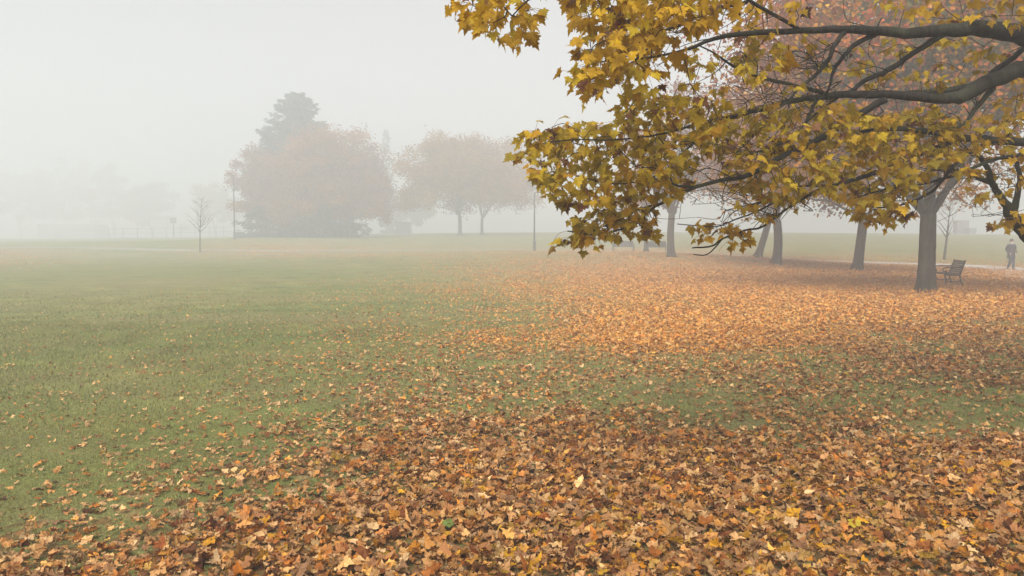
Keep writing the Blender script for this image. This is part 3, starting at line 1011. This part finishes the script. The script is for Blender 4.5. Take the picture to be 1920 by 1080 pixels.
# limbs above and right of the frame, holding the rest of the crown
for k_, (ex, ey, ez) in enumerate(((3.0, 6.5, 5.6), (1.6, 4.6, 4.9), (4.2, 9.5, 6.5), (5.2, 4.6, 5.8), (9.5, 9.5, 6.8), (10.5, 6.5, 5.0), (7.0, 12.0, 5.5), (2.6, 3.4, 4.4), (4.0, .6, 5.6), (6.8, -1.6, 5.8), (8.6, 2.2, 5.4))):
    q = np.array([[7.55, 8.2, 3.6, .14], [7.55 + (ex - 7.55) * .4, 8.2 + (ey - 8.2) * .4, 3.6 + (ez - 3.6) * .62, .08], [ex, ey, ez, .015]])
    LIMBS.setdefault('top%d' % k_, []).append((smooth_line(q, 6), 8))

# leafy regions of the crown (photo outline, distance range, spacing in photo px, leaves per spray)
REG = [
    ([(872, -20), (874, 10), (888, 25), (910, 38), (905, 62), (930, 56), (955, 54), (975, 66), (988, 50), (992, 25), (995, -20)], 3.2, 3.6, 24, 4, 'y'),
    ([(1085, -30), (1088, 25), (1100, 55), (1092, 100), (1085, 150), (1095, 172), (1150, 175), (1175, 155), (1205, 148), (1232, 120), (1255, 90), (1290, 60), (1330, 40), (1370, -30)], 3.7, 4.6, 20, 5, 'y'),
    ([(1240, 120), (1300, 95), (1330, 120), (1400, 95), (1480, 90), (1470, 130), (1390, 170), (1300, 175), (1260, 140)], 4.6, 5.4, 34, 4, 'o'),
    ([(1330, -30), (1350, 40), (1420, 75), (1500, 40), (1520, -30)], 4.6, 5.6, 34, 4, 'y'),
    ([(975, 290), (985, 250), (1060, 238), (1105, 250), (1165, 222), (1190, 185), (1225, 180), (1290, 195), (1335, 195), (1352, 225), (1325, 255), (1300, 300), (1292, 340), (1250, 362), (1200, 380), (1150, 385), (1110, 390), (1080, 372), (1048, 392), (1040, 360), (1005, 325)], 4.7, 5.7, 18, 5, 'o'),
    ([(1100, 405), (1160, 395), (1235, 400), (1222, 435), (1190, 436), (1130, 445), (1100, 462), (1068, 465), (1072, 450), (1090, 425)], 5.0, 5.5, 17, 5, 'o'),
    ([(1355, 215), (1480, 205), (1560, 195), (1640, 215), (1660, 250), (1600, 300), (1560, 360), (1500, 375), (1450, 375), (1400, 360), (1370, 320), (1340, 260)], 5.2, 6.2, 19, 5, 'o'),
    ([(1640, 215), (1760, 195), (1800, 245), (1780, 300), (1740, 350), (1700, 370), (1600, 380), (1560, 360), (1600, 300)], 5.7, 6.8, 18, 5, 'o'),
    ([(1380, 330), (1480, 370), (1500, 400), (1420, 420), (1380, 400), (1350, 360)], 5.5, 6.1, 32, 4, 'o'),
    ([(1600, 370), (1690, 375), (1700, 420), (1640, 418), (1600, 405)], 5.9, 6.6, 18, 5, 'y'),
    ([(1740, 250), (1920, 220), (1950, 380), (1880, 330), (1820, 350), (1780, 330)], 6.0, 7.2, 24, 5, 'y'),
    ([(1310, 430), (1350, 428), (1378, 440), (1350, 446), (1320, 448)], 5.7, 6.0, 18, 4, 'y'),
    ([(1365, 440), (1395, 440), (1398, 462), (1370, 466)], 5.7, 6.0, 16, 4, 'y'),
    ([(1868, 432), (1895, 410), (1940, 385), (1950, 430), (1900, 430)], 6.5, 7.2, 20, 5, 'y'),
    ([(1820, 355), (1880, 365), (1880, 385), (1830, 380)], 6.4, 7.0, 28, 4, 'y'),
    ([(1640, -30), (1960, -30), (1960, 40), (1780, 45), (1700, 40), (1640, 20)], 5.6, 7.0, 34, 4, 'y'),
    ([(1600, 80), (1760, 80), (1900, 95), (1860, 140), (1740, 170), (1600, 170)], 5.7, 6.8, 36, 4, 'o'),
    ([(1880, 160), (1950, 140), (1950, 240), (1870, 215)], 6.2, 7.2, 28, 4, 'y'),
    ([(1440, 70), (1540, 75), (1520, 170), (1440, 190), (1400, 140)], 5.2, 5.8, 46, 3, 'o'),
    ([(1668, 396), (1700, 400), (1698, 414), (1680, 412)], 6.0, 6.3, 26, 2, 'b'),
]
YP = np.array([(.56, .36, .010), (.60, .40, .014), (.50, .31, .010), (.48, .30, .010), (.54, .42, .02)])
OP = np.array([(.47, .35, .010), (.38, .29, .010), (.54, .37, .012), (.45, .26, .010), (.58, .44, .02), (.33, .26, .014)])
BP = np.array([(.17, .075, .035), (.24, .12, .05), (.13, .07, .04)])


def in_poly(poly, x, y):
    c = False
    j = len(poly) - 1
    for i in range(len(poly)):
        xi, yi = poly[i]; xj, yj = poly[j]
        if (yi > y) != (yj > y) and x < (xj - xi) * (y - yi) / (yj - yi) + xi: c = not c
        j = i
    return c


nodes = np.concatenate([q for k in LIMBS for q, s in LIMBS[k]])
owner = sum([[k] * len(q) for k in LIMBS for q, s in LIMBS[k]], [])
clusters = []
for poly, d0, d1, sp_, nl, kind in REG:
    xs = [p[0] for p in poly]; ys = [p[1] for p in poly]
    pts = []
    for _ in range(3000):
        x, y = random.uniform(min(xs), max(xs)), random.uniform(min(ys), max(ys))
        if in_poly(poly, x, y) and all((x - a) ** 2 + (y - b) ** 2 > sp_ ** 2 for a, b in pts): pts.append((x, y))
    for x, y in pts:
        clusters.append((at(x, y - 8, random.uniform(d0, d1)), nl, kind))
for _ in range(420):                                    # the crown above and beside the view
    e = np.array([random.gauss(6.0, 2.6), random.gauss(7.2, 2.4), random.uniform(3.4, 7.6)])
    pxx, pyy_ = proj(e)
    if pyy_ > -60 and pxx < 2000 and e[1] > .5: continue
    if e[1] < 2.2: continue
    clusters.append((e, 6, 'y'))
for _ in range(330):                                    # the part of the crown over and behind the camera that shades the foreground
    e = np.array([random.uniform(1.0, 9.0), random.uniform(-3.0, 4.6), random.uniform(4.0, 6.6)])
    pxx, pyy_ = proj(e)
    if e[1] > .3 and pyy_ > -80: continue
    clusters.append((e, 7, 'y'))
clusters.sort(key=lambda c: float(np.min(((nodes[:, :3] - c[0]) ** 2).sum(1))))
for _ in range(700):                                    # bare side twigs along the limbs
    j = int(rng.integers(len(nodes)))
    if owner[j].startswith('top') or nodes[j][3] > .035 or proj(nodes[j][:3])[0] < 1290 or proj(nodes[j][:3])[1] > 410: continue
    s = nodes[j]
    v = rdir(1)[0] * .6 + np.array([-.55, -.1, .05 - .2 * rng.random()])
    Lg = rng.uniform(.12, .36)
    L = smooth_line([s[:3], s[:3] + v * Lg * .5 + rng.normal(size=3) * .03, s[:3] + v * Lg + rng.normal(size=3) * .05], 4)
    q = np.c_[L, np.linspace(min(s[3] * .7, .0042), .0018, len(L))]
    LIMBS[owner[j]].append((q, 5))
    nodes = np.vstack([nodes, q[3:]]); owner += [owner[j]] * (len(q) - 3)
hang = MB()
acc = dict(pos=[], yd=[], nd=[], size=[], col=[])
for c, nl, kind in clusters:
    d2 = ((nodes[:, :3] - c) ** 2).sum(1)
    # prefer joining from the trunk side so twigs run outward
    j = int(np.argmin(d2 + .25 * np.maximum(0, c[0] - nodes[:, 0]) ** 2 + .02))
    s = nodes[j]
    v = c - s[:3]; dist = np.linalg.norm(v)
    k = max(3, int(dist / .09))
    mid = s[:3] + v * .5 + rng.normal(size=3) * dist * .10 + np.array([0, 0, .06 * dist])
    L = smooth_line([s[:3], mid, c], k)
    r0 = min(s[3] * .75, .0032 + .006 * dist)
    q = np.c_[L, np.linspace(max(r0, .0030), .0020, len(L))]
    LIMBS[owner[j]].append((q, 5))
    nodes = np.vstack([nodes, q[2:]]); owner += [owner[j]] * (len(q) - 2)
    nn = int(nl * 1.65) + int(rng.integers(0, 4))
    td = v / (dist + 1e-6)
    for i in range(nn):
        t = rng.random() ** .5 if dist > .2 else 1.0
        b = L[min(len(L) - 1, int((.45 + .55 * t) * (len(L) - 1)))]
        out_ = td * .5 + rdir(1)[0] * .9
        out_[2] = out_[2] * .4 - rng.uniform(.0, .35)
        pl = rng.uniform(.03, .11)
        base = b + out_ / np.linalg.norm(out_) * pl
        y_ = out_ * .6 + np.array([0, 0, -rng.uniform(.25, 1.1)]) + rng.normal(size=3) * .15
        tow = -(base - np.array([0, 0, CAMH])); tow /= np.linalg.norm(tow)
        n_ = np.array([0, 0, 1.05]) + rdir(1)[0] * .9 + out_ * .3
        P_ = {'y': YP, 'o': OP, 'b': BP}[kind]
        colr_ = P_[rng.integers(len(P_))] * rng.uniform(.75, 1.12)
        if rng.random() < .05: colr_ = BP[rng.integers(3)] * rng.uniform(.7, 1.3)
        acc['pos'].append(base); acc['yd'].append(y_); acc['nd'].append(n_)
        acc['size'].append(float(np.clip(.056 * math.exp(rng.normal() * .25), .028, .088))); acc['col'].append(colr_)
        hang.tube([b, b * .5 + base * .5 + np.array([0, 0, .008]), base], [.0012, .001, .001], 3, col=(.30, .16, .05), cap=False)
acc = {k: np.array(v) for k, v in acc.items()}
acc['col'] *= np.array([.86, .80, .85])
k = len(acc['pos'])
leaves(hang, HANG_V, LEAF_F, acc['pos'], acc['yd'], acc['nd'], acc['size'], acc['col'], -np.abs(rng.normal(size=k)) * .22, rng.normal(size=k) * .25 - .15, .022)
for k_ in ('pos',):
    pass
hang.v = [v - TP for v in hang.v]
hang.build('crown', M_hang, maple)
# wood: trunk with the out-of-frame limbs, then the four limbs that cross the picture
mt = MB()
T = np.array([[7.6, 8.2, TP[2] - .15], [7.6, 8.2, .15], [7.62, 8.2, .5], [7.6, 8.22, 1.2], [7.57, 8.2, 2.2], [7.55, 8.2, 3.2], [7.55, 8.2, 3.75]]) - TP
mt.tube(smooth_line(np.c_[T, [.44, .40, .33, .29, .27, .25, .16]], 4)[:, :3], smooth_line(np.c_[T, [.44, .40, .33, .29, .27, .25, .16]], 4)[:, 3], 16, wob=.03)
for k in LIMBS:
    if k.startswith('top'):
        for q, s in LIMBS[k]: mt.tube(q[:, :3] - TP, q[:, 3], s, cap=False)
mt.build('trunk', M_bark_dark, maple, True)
for k in 'abcd':
    ml = MB()
    for q, s in LIMBS[k]:
        jit = rng.normal(size=(len(q), 3)) * np.minimum(q[:, 3:4] * .12, .006)
        ml.tube(q[:, :3] - TP + jit, q[:, 3], s, cap=s > 6)
    ml.build('limb', M_bark_dark, maple, True)

# leaf hanging on a thread left of the lowest twig
P = at(1033, 462, 5.15)
ml = MB()
leaves(ml, HANG_V, LEAF_F, np.zeros((1, 3)), np.array([[-.5, .1, -1.0]]), np.array([[.4, -.15, .05]]), np.array([.075]), np.array([(.30, .19, .04)]), np.array([.6]), np.array([.3]), .02)
Pt = at(1064, 433, 5.2) - P
ml.tube(smooth_line([(0, 0, 0), Pt * .45 + np.array([0, 0, .035]), Pt], 5), np.full(11, .0012), 4, col=(.2, .11, .05))
o = ml.build('hanging_leaf', M_hang, loc=P)
tag(o, 'single curled leaf dangling from the tip of the lowest twig by the right lamp post', 'leaf')

# ------------------------------------------------------------------ benches
def make_bench(loc, rz, label, group):
    """faces local -Y, length along X"""
    b = empty('park_bench', loc, rz)
    tag(b, label, 'bench', group)
    L = 1.75
    s = MB()
    for k in range(6): s.box((0, -.22 + k * .085, .44 + .004 * abs(k - 2.5)), (L - .06, .065, .03), bev=.006)
    s.build('seat', M_slat, b)
    s = MB()
    th = math.radians(16)
    Rm = np.array([[1, 0, 0], [0, math.cos(th), math.sin(th)], [0, -math.sin(th), math.cos(th)]])
    for k in range(6):
        zz = .05 + k * .078
        s.box(np.array([0, .24, .46]) + Rm @ np.array([0, 0, zz]), (L - .06, .028, .066), R=Rm, bev=.006)
    s.build('backrest', M_slat, b)
    for sx in (-1, 1):
        X = sx * (L / 2 - .01)
        m_ = MB()
        m_.tube(smooth_line([(X, -.27, 0.0), (X, -.245, .05), (X, -.215, .2), (X, -.24, .36), (X, -.25, .44)], 4), np.full(17, .026), 8)
        m_.box((X, -.28, .012), (.06, .10, .024), bev=.008)
        m_.build('leg', M_iron, b, True)
        m_ = MB()
        m_.tube(smooth_line([(X, .36, 0.0), (X, .32, .05), (X, .255, .22), (X, .225, .40), (X, .27, .56), (X, .36, .86), (X, .385, .935)], 4), np.linspace(.028, .024, 25), 8)
        m_.box((X, .375, .012), (.06, .11, .024), bev=.008)
        m_.build('leg', M_iron, b, True)
        m_ = MB()
        m_.tube(smooth_line([(X, .31, .70), (X, .15, .685), (X, -.05, .685), (X, -.22, .675), (X, -.315, .62), (X, -.30, .54), (X, -.23, .53), (X, -.225, .585)], 4), np.full(29, .021), 8)
        m_.tube([(X, -.25, .44), (X, -.20, .50), (X, -.215, .54)], [.02, .018, .016], 8)
        m_.build('armrest', M_iron, b, True)
        m_ = MB()
        m_.tube(smooth_line([(X, -.25, .415), (X, 0, .40), (X, .23, .41)], 4), np.full(9, .024), 8)
        m_.tube(smooth_line([(X, -.22, .20), (X, .0, .17), (X, .26, .20)], 4), np.full(9, .016), 8)
        m_.build('side_rail', M_iron, b, True)
    return b


# near bench: ends run away from the camera, seat faces left
Pb = at(1776, 534, 28.7)
make_bench((Pb[0], Pb[1], gz1(Pb[0], Pb[1])), math.radians(-108), 'nearest park bench, iron armed, turned sideways just right of the large maple trunk', 'park benches')
Pb = base_of('bench1')
make_bench(Pb, math.radians(4), 'far bench in the fog, left one of the two beside the path', 'park benches')
Pb = base_of('bench2')
make_bench(Pb, math.radians(3), 'far bench in the fog touching the grey forked trunk', 'park benches')

# ------------------------------------------------------------------ lamp posts
def lamp(key, label, h, sx, rise):
    b = empty('lamp_post', base_of(key)); tag(b, label, 'street lamp', 'lamp posts by the path')
    m_ = MB(); m_.tube([(0, 0, 0), (0, 0, .04), (0, 0, .05), (0, 0, .85), (0, 0, .95)], [.17, .17, .13, .13, .075], 12); m_.build('base', M_pole, b)
    m_ = MB(); m_.tube([(0, 0, .9), (0, 0, h * .6), (0, 0, h)], [.075, .065, .055], 12); m_.build('pole', M_pole, b, True)
    m_ = MB(); m_.tube(smooth_line([(0, 0, h - .05), (sx * .12, 0, h - .01), (sx * .3, 0, h + rise * .5)], 4), np.full(9, .04), 8); m_.build('arm', M_pole, b, True)
    hd = MB()
    a = math.atan2(rise * .5, .45) * sx
    R_ = np.array([[math.cos(a), 0, -math.sin(a)], [0, 1, 0], [math.sin(a), 0, math.cos(a)]])
    hd.box((sx * .5, 0, h + rise), (.56, .26, .11), R=R_, bev=.03)
    ho = hd.build('lamp_head', M_pole, b)
    ln = MB(); ln.box(np.array([sx * .52, 0, h + rise - .063]), (.38, .18, .02), R=R_, bev=.004); ln.build('lens', M_glass, ho)


lamp('lamp_r', 'lamp post with its flat head pointing right, at the left tip of the yellow leaves', 5.3, 1, .02)
lamp('lamp_l', 'lamp post with its tilted head pointing left, at the left edge of the spruce clump', 7.3, -1, .16)

# ------------------------------------------------------------------ fence, sign, cabinets, low building
f = empty('fence', at(330, 447, 165)); tag(f, 'mesh fence along the far edge of the lawn left of the spruce', 'fence')
fo = np.array(f.location)
xs = np.arange(-14, 14.5, 3.0)
for X in xs:
    gx0, gy0 = fo[0] + X, fo[1]
    m_ = MB(); zz = gz1(gx0, gy0) - fo[2]
    m_.tube([(X, 0, zz - .1), (X, 0, zz + 2.25)], [.055, .055], 8); m_.tube([(X, 0, zz + 2.25), (X, 0, zz + 2.3)], [.06, .02], 8)
    m_.build('post', M_pole, f, True)
for hz_ in (.15, 1.15, 2.15):
    m_ = MB()
    m_.tube([(X, 0, gz1(fo[0] + X, fo[1]) - fo[2] + hz_) for X in np.arange(-14, 13.1, .5)], .028, 6); m_.build('rail', M_pole, f, True)
m_ = MB()
for X in np.arange(-14, 13.1, .22):
    zz = gz1(fo[0] + X, fo[1]) - fo[2]
    m_.tube([(X, -.03, zz + .12), (X, -.03, zz + 2.15)], [.009, .009], 4)
m_.build('mesh_panel', M_pole, f)

b = empty('sign_post', base_of('sign')); tag(b, 'small sign on a post left of the bare young tree', 'sign')
m_ = MB(); m_.tube([(0, 0, -.1), (0, 0, 3.9)], [.09, .09], 8); m_.build('post', M_pole, b, True)
m_ = MB(); m_.box((0, -.125, 3.4), (1.2, .05, 1.05), bev=.015); m_.build('sign_panel', M_sign, b)


def cabinet(px, py, D, wd, hh, dp, label):
    P = at(px, py, D)
    b = empty('utility_cabinet', (P[0], P[1], gz1(P[0], P[1]))); tag(b, label, 'cabinet', 'grey cabinets in the fog')
    m_ = MB(); m_.box((0, 0, hh / 2 + .03), (wd, dp, hh), bev=.03); m_.build('body', M_cab, b)
    m_ = MB(); m_.box((0, 0, .03), (wd + .2, dp + .2, .12), bev=.02); m_.build('plinth', M_path, b)
    m_ = MB(); m_.box((0, 0, hh + .06), (wd + .08, dp + .08, .07), bev=.02); m_.build('lid', M_cab, b)
    for sx in (-1, 1):
        m_ = MB(); m_.box((sx * wd * .24, -dp / 2 - .012, hh * .52), (wd * .44, .03, hh * .82), bev=.01); d_ = m_.build('door', M_cab, b)
        m_ = MB(); m_.box((sx * wd * .06, -dp / 2 - .04, hh * .55), (.03, .03, .14), bev=.008); m_.build('handle', M_iron, d_)


cabinet(1801, 449, 128, 1.95, 2.2, 1.2, 'tall grey cabinet faint in the fog beyond the nearest bench')
cabinet(1820, 449, 126, 1.2, .95, 1.0, 'low grey cabinet close to the right of the tall grey one in the fog')
cabinet(756, 437, 140, 2.4, 2.2, 1.2, 'grey cabinet under the left side of the round ochre tree')

P = at(138, 447, 240)
b = empty('low_building', (P[0], P[1], gz1(P[0], P[1]))); tag(b, 'low building with a pale flat roof, faint in the fog at the left', 'building')
m_ = MB(); m_.box((0, 0, 2.0), (17.0, 8.0, 4.4)); m_.build('wall', M_wall, b)
m_ = MB(); m_.box((2.0, 0, 4.45), (13.6, 8.8, .5), bev=.03); m_.build('roof', M_roof, b)
m_ = MB(); m_.box((-5.6, 0, 4.35), (1.6, 8.6, .3), bev=.03); m_.build('roof', M_roof, b)
m_ = MB(); m_.box((-2.6, -4.03, 1.3), (1.9, .06, 2.7)); d_ = m_.build('door', M_door, b)
m_ = MB(); m_.box((-1.9, -4.085, 1.3), (.06, .05, .3)); m_.build('handle', M_iron, d_)
for X in (1.4, 4.2, 6.8):
    m_ = MB(); m_.box((X, -4.025, 2.4), (1.7, .05, 1.2)); w_ = m_.build('window', M_door, b)
    m_ = MB(); m_.box((X, -4.06, 1.75), (1.9, .12, .09)); m_.build('sill', M_roof, w_)

# ------------------------------------------------------------------ the walker
def skin_mesh(V, E, R_, sub=2):
    me = bpy.data.meshes.new('skin_tmp'); me.from_pydata(V, E, [])
    o = bpy.data.objects.new('skin_tmp', me); C.objects.link(o)
    md = o.modifiers.new('s', 'SKIN'); md.use_smooth_shade = True
    for i, r in enumerate(R_):
        r = r if isinstance(r, tuple) else (r, r)
        me.skin_vertices[0].data[i].radius = r
        me.skin_vertices[0].data[i].use_root = (i == 0)
    o.modifiers.new('b', 'SUBSURF').levels = sub
    dg = bpy.context.evaluated_depsgraph_get()
    out = bpy.data.meshes.new_from_object(o.evaluated_get(dg))
    bpy.data.objects.remove(o); bpy.data.meshes.remove(me)
    return out


pp = base_of('person')
pz = empty('person', (pp[0], pp[1], pp[2] + .045), math.radians(8))
tag(pz, 'person in a long dark coat walking along the pale path at the right edge', 'person')
V = [(0, 0, .93), (0, .01, 1.12), (0, .01, 1.33), (0, .005, 1.46), (0, -.015, 1.53), (0, -.03, 1.60), (0, -.025, 1.69)]
R_ = [(.15, .11), (.14, .105), (.17, .11), (.07, .065), (.058, .058), (.078, .095), (.07, .085)]
E = [(i, i + 1) for i in range(6)]


def chain(start, pts, rads):
    prev = start
    for p_, r_ in zip(pts, rads):
        V.append(p_); R_.append(r_); E.append((prev, len(V) - 1)); prev = len(V) - 1
    return prev


for s in (-1, 1):
    h_ = chain(2, [(s * .17, .01, 1.40), (s * .25, .04, 1.15), (s * .20, -.09, .97), (s * .185, -.13, .93)], [.062, .048, .038, .034])
    for q, (fx, ln_) in enumerate(((-.028, .060), (-.010, .072), (.010, .068), (.028, .052))):
        chain(h_, [(s * .18 + fx, -.15, .895), (s * .175 + fx, -.15, .895 - ln_ * .6), (s * .17 + fx, -.135, .895 - ln_)], [.010, .009, .008])
    chain(h_, [(s * .14, -.15, .92), (s * .125, -.155, .885)], [.011, .009])
# mid-stride: one foot ahead, feet nearly in line
l1 = chain(0, [(.085, 0, .86), (.060, -.10, .48), (.030, -.16, .09), (.035, -.28, .03)], [.090, .058, .042, .032])
l2 = chain(0, [(-.085, 0, .86), (-.055, -.01, .48), (-.045, .17, .10), (-.050, .09, .02)], [.090, .058, .042, .032])
me = skin_mesh(V, E, R_)
me.materials.append(M_skin)
body = bpy.data.objects.new('body', me); C.objects.link(body); body.parent = pz


def loft(m_, rings, seg=20):
    Vv = []
    a = np.arange(seg) / seg * 6.28318
    for cx_, cy_, z, rx, ry in rings: Vv.append(np.stack([cx_ + np.cos(a) * rx, cy_ + np.sin(a) * ry, np.full(seg, z)], -1))
    k = len(rings)
    i = np.arange(k - 1)[:, None] * seg; j = np.arange(seg)[None]; j2 = (j + 1) % seg
    m_.add(np.concatenate(Vv), np.stack([i + j, i + j2, i + seg + j2, i + seg + j], -1).reshape(-1, 4))


m_ = MB()
loft(m_, [(0, .01, .62, .245, .175), (0, .01, .75, .235, .17), (0, .01, .95, .215, .155), (0, .01, 1.12, .20, .145), (0, .01, 1.30, .225, .15), (0, .01, 1.40, .205, .13), (0, .005, 1.46, .13, .10), (0, 0, 1.50, .085, .085)])
for s in (-1, 1):
    m_.tube(smooth_line([(s * .15, .01, 1.41), (s * .225, .02, 1.33), (s * .27, .045, 1.14), (s * .235, -.06, 1.00), (s * .19, -.13, .95)], 5), np.linspace(.088, .062, 21), 12)
m_.build('coat', M_coat, pz, True)
m_ = MB()
for pts in (((.09, 0, .90), (.085, -.02, .75), (.06, -.10, .48), (.032, -.155, .12), (.03, -.165, .07)), ((-.09, 0, .90), (-.085, 0, .75), (-.055, -.01, .48), (-.045, .155, .13), (-.045, .165, .09))):
    m_.tube(smooth_line(pts, 5), np.linspace(.105, .058, 21), 12)
m_.build('trousers', M_trouser, pz, True)
for pts in (((.03, -.13, .035), (.032, -.20, .03), (.036, -.30, .012)), ((-.045, .20, .05), (-.047, .14, .02), (-.05, .05, -.005))):
    m_ = MB(); m_.tube(smooth_line(pts, 4), [.05, .052, .054, .054, .052, .05, .046, .042, .034], 10); m_.build('shoe', M_shoe, pz, True)
m_ = MB(); loft(m_, [(0, 0, 1.46, .10, .095), (0, -.01, 1.50, .095, .095), (0, -.015, 1.535, .08, .085), (0, -.015, 1.55, .06, .065)]); m_.build('scarf', M_scarf, pz, True)
m_ = MB(); loft(m_, [(0, .01, 1.60, .088, .09), (0, .005, 1.66, .098, .112), (0, 0, 1.72, .094, .11), (0, 0, 1.765, .065, .08), (0, 0, 1.785, .01, .012)]); m_.build('hair', M_hair, pz, True)
for s in (-1, 1):
    m_ = MB(); m_.tube([(s * .03, -.118, 1.637), (s * .03, -.126, 1.637), (s * .03, -.132, 1.637)], [.013, .012, .004], 8); m_.build('eye', M_eye, pz, True)

m_ = MB(); m_.tube([(0, -.108, 1.645), (0, -.132, 1.61), (0, -.115, 1.598)], [.008, .014, .012], 8); m_.build('nose', M_skin, pz, True)
for s in (-1, 1):
    m_ = MB(); m_.tube([(s * .082, -.02, 1.65), (s * .094, -.015, 1.625), (s * .08, -.02, 1.595)], [.012, .016, .01], 8); m_.build('ear', M_skin, pz, True)
m_ = MB(); m_.tube([(-.026, -.114, 1.572), (0, -.122, 1.571), (.026, -.114, 1.572)], [.005, .008, .005], 8)
m_.build('mouth', M_skin, pz, True)

# ------------------------------------------------------------------ the fog
m, n, out = new_mat('fog')
pv = N(n, 'ShaderNodeVolumePrincipled')
pv.inputs['Color'].default_value = (.86, .882, .905, 1)
pv.inputs['Density'].default_value = FOG_DENSITY
pv.inputs['Anisotropy'].default_value = 0.25
n.links.new(pv.outputs[0], out.inputs['Volume'])
hz = MB()
hz.box((0, 150, 12.9), (700, 500, 29.0))
o = hz.build('haze', m)
tag(o, 'grey morning fog over the whole park', 'fog', kind='stuff')
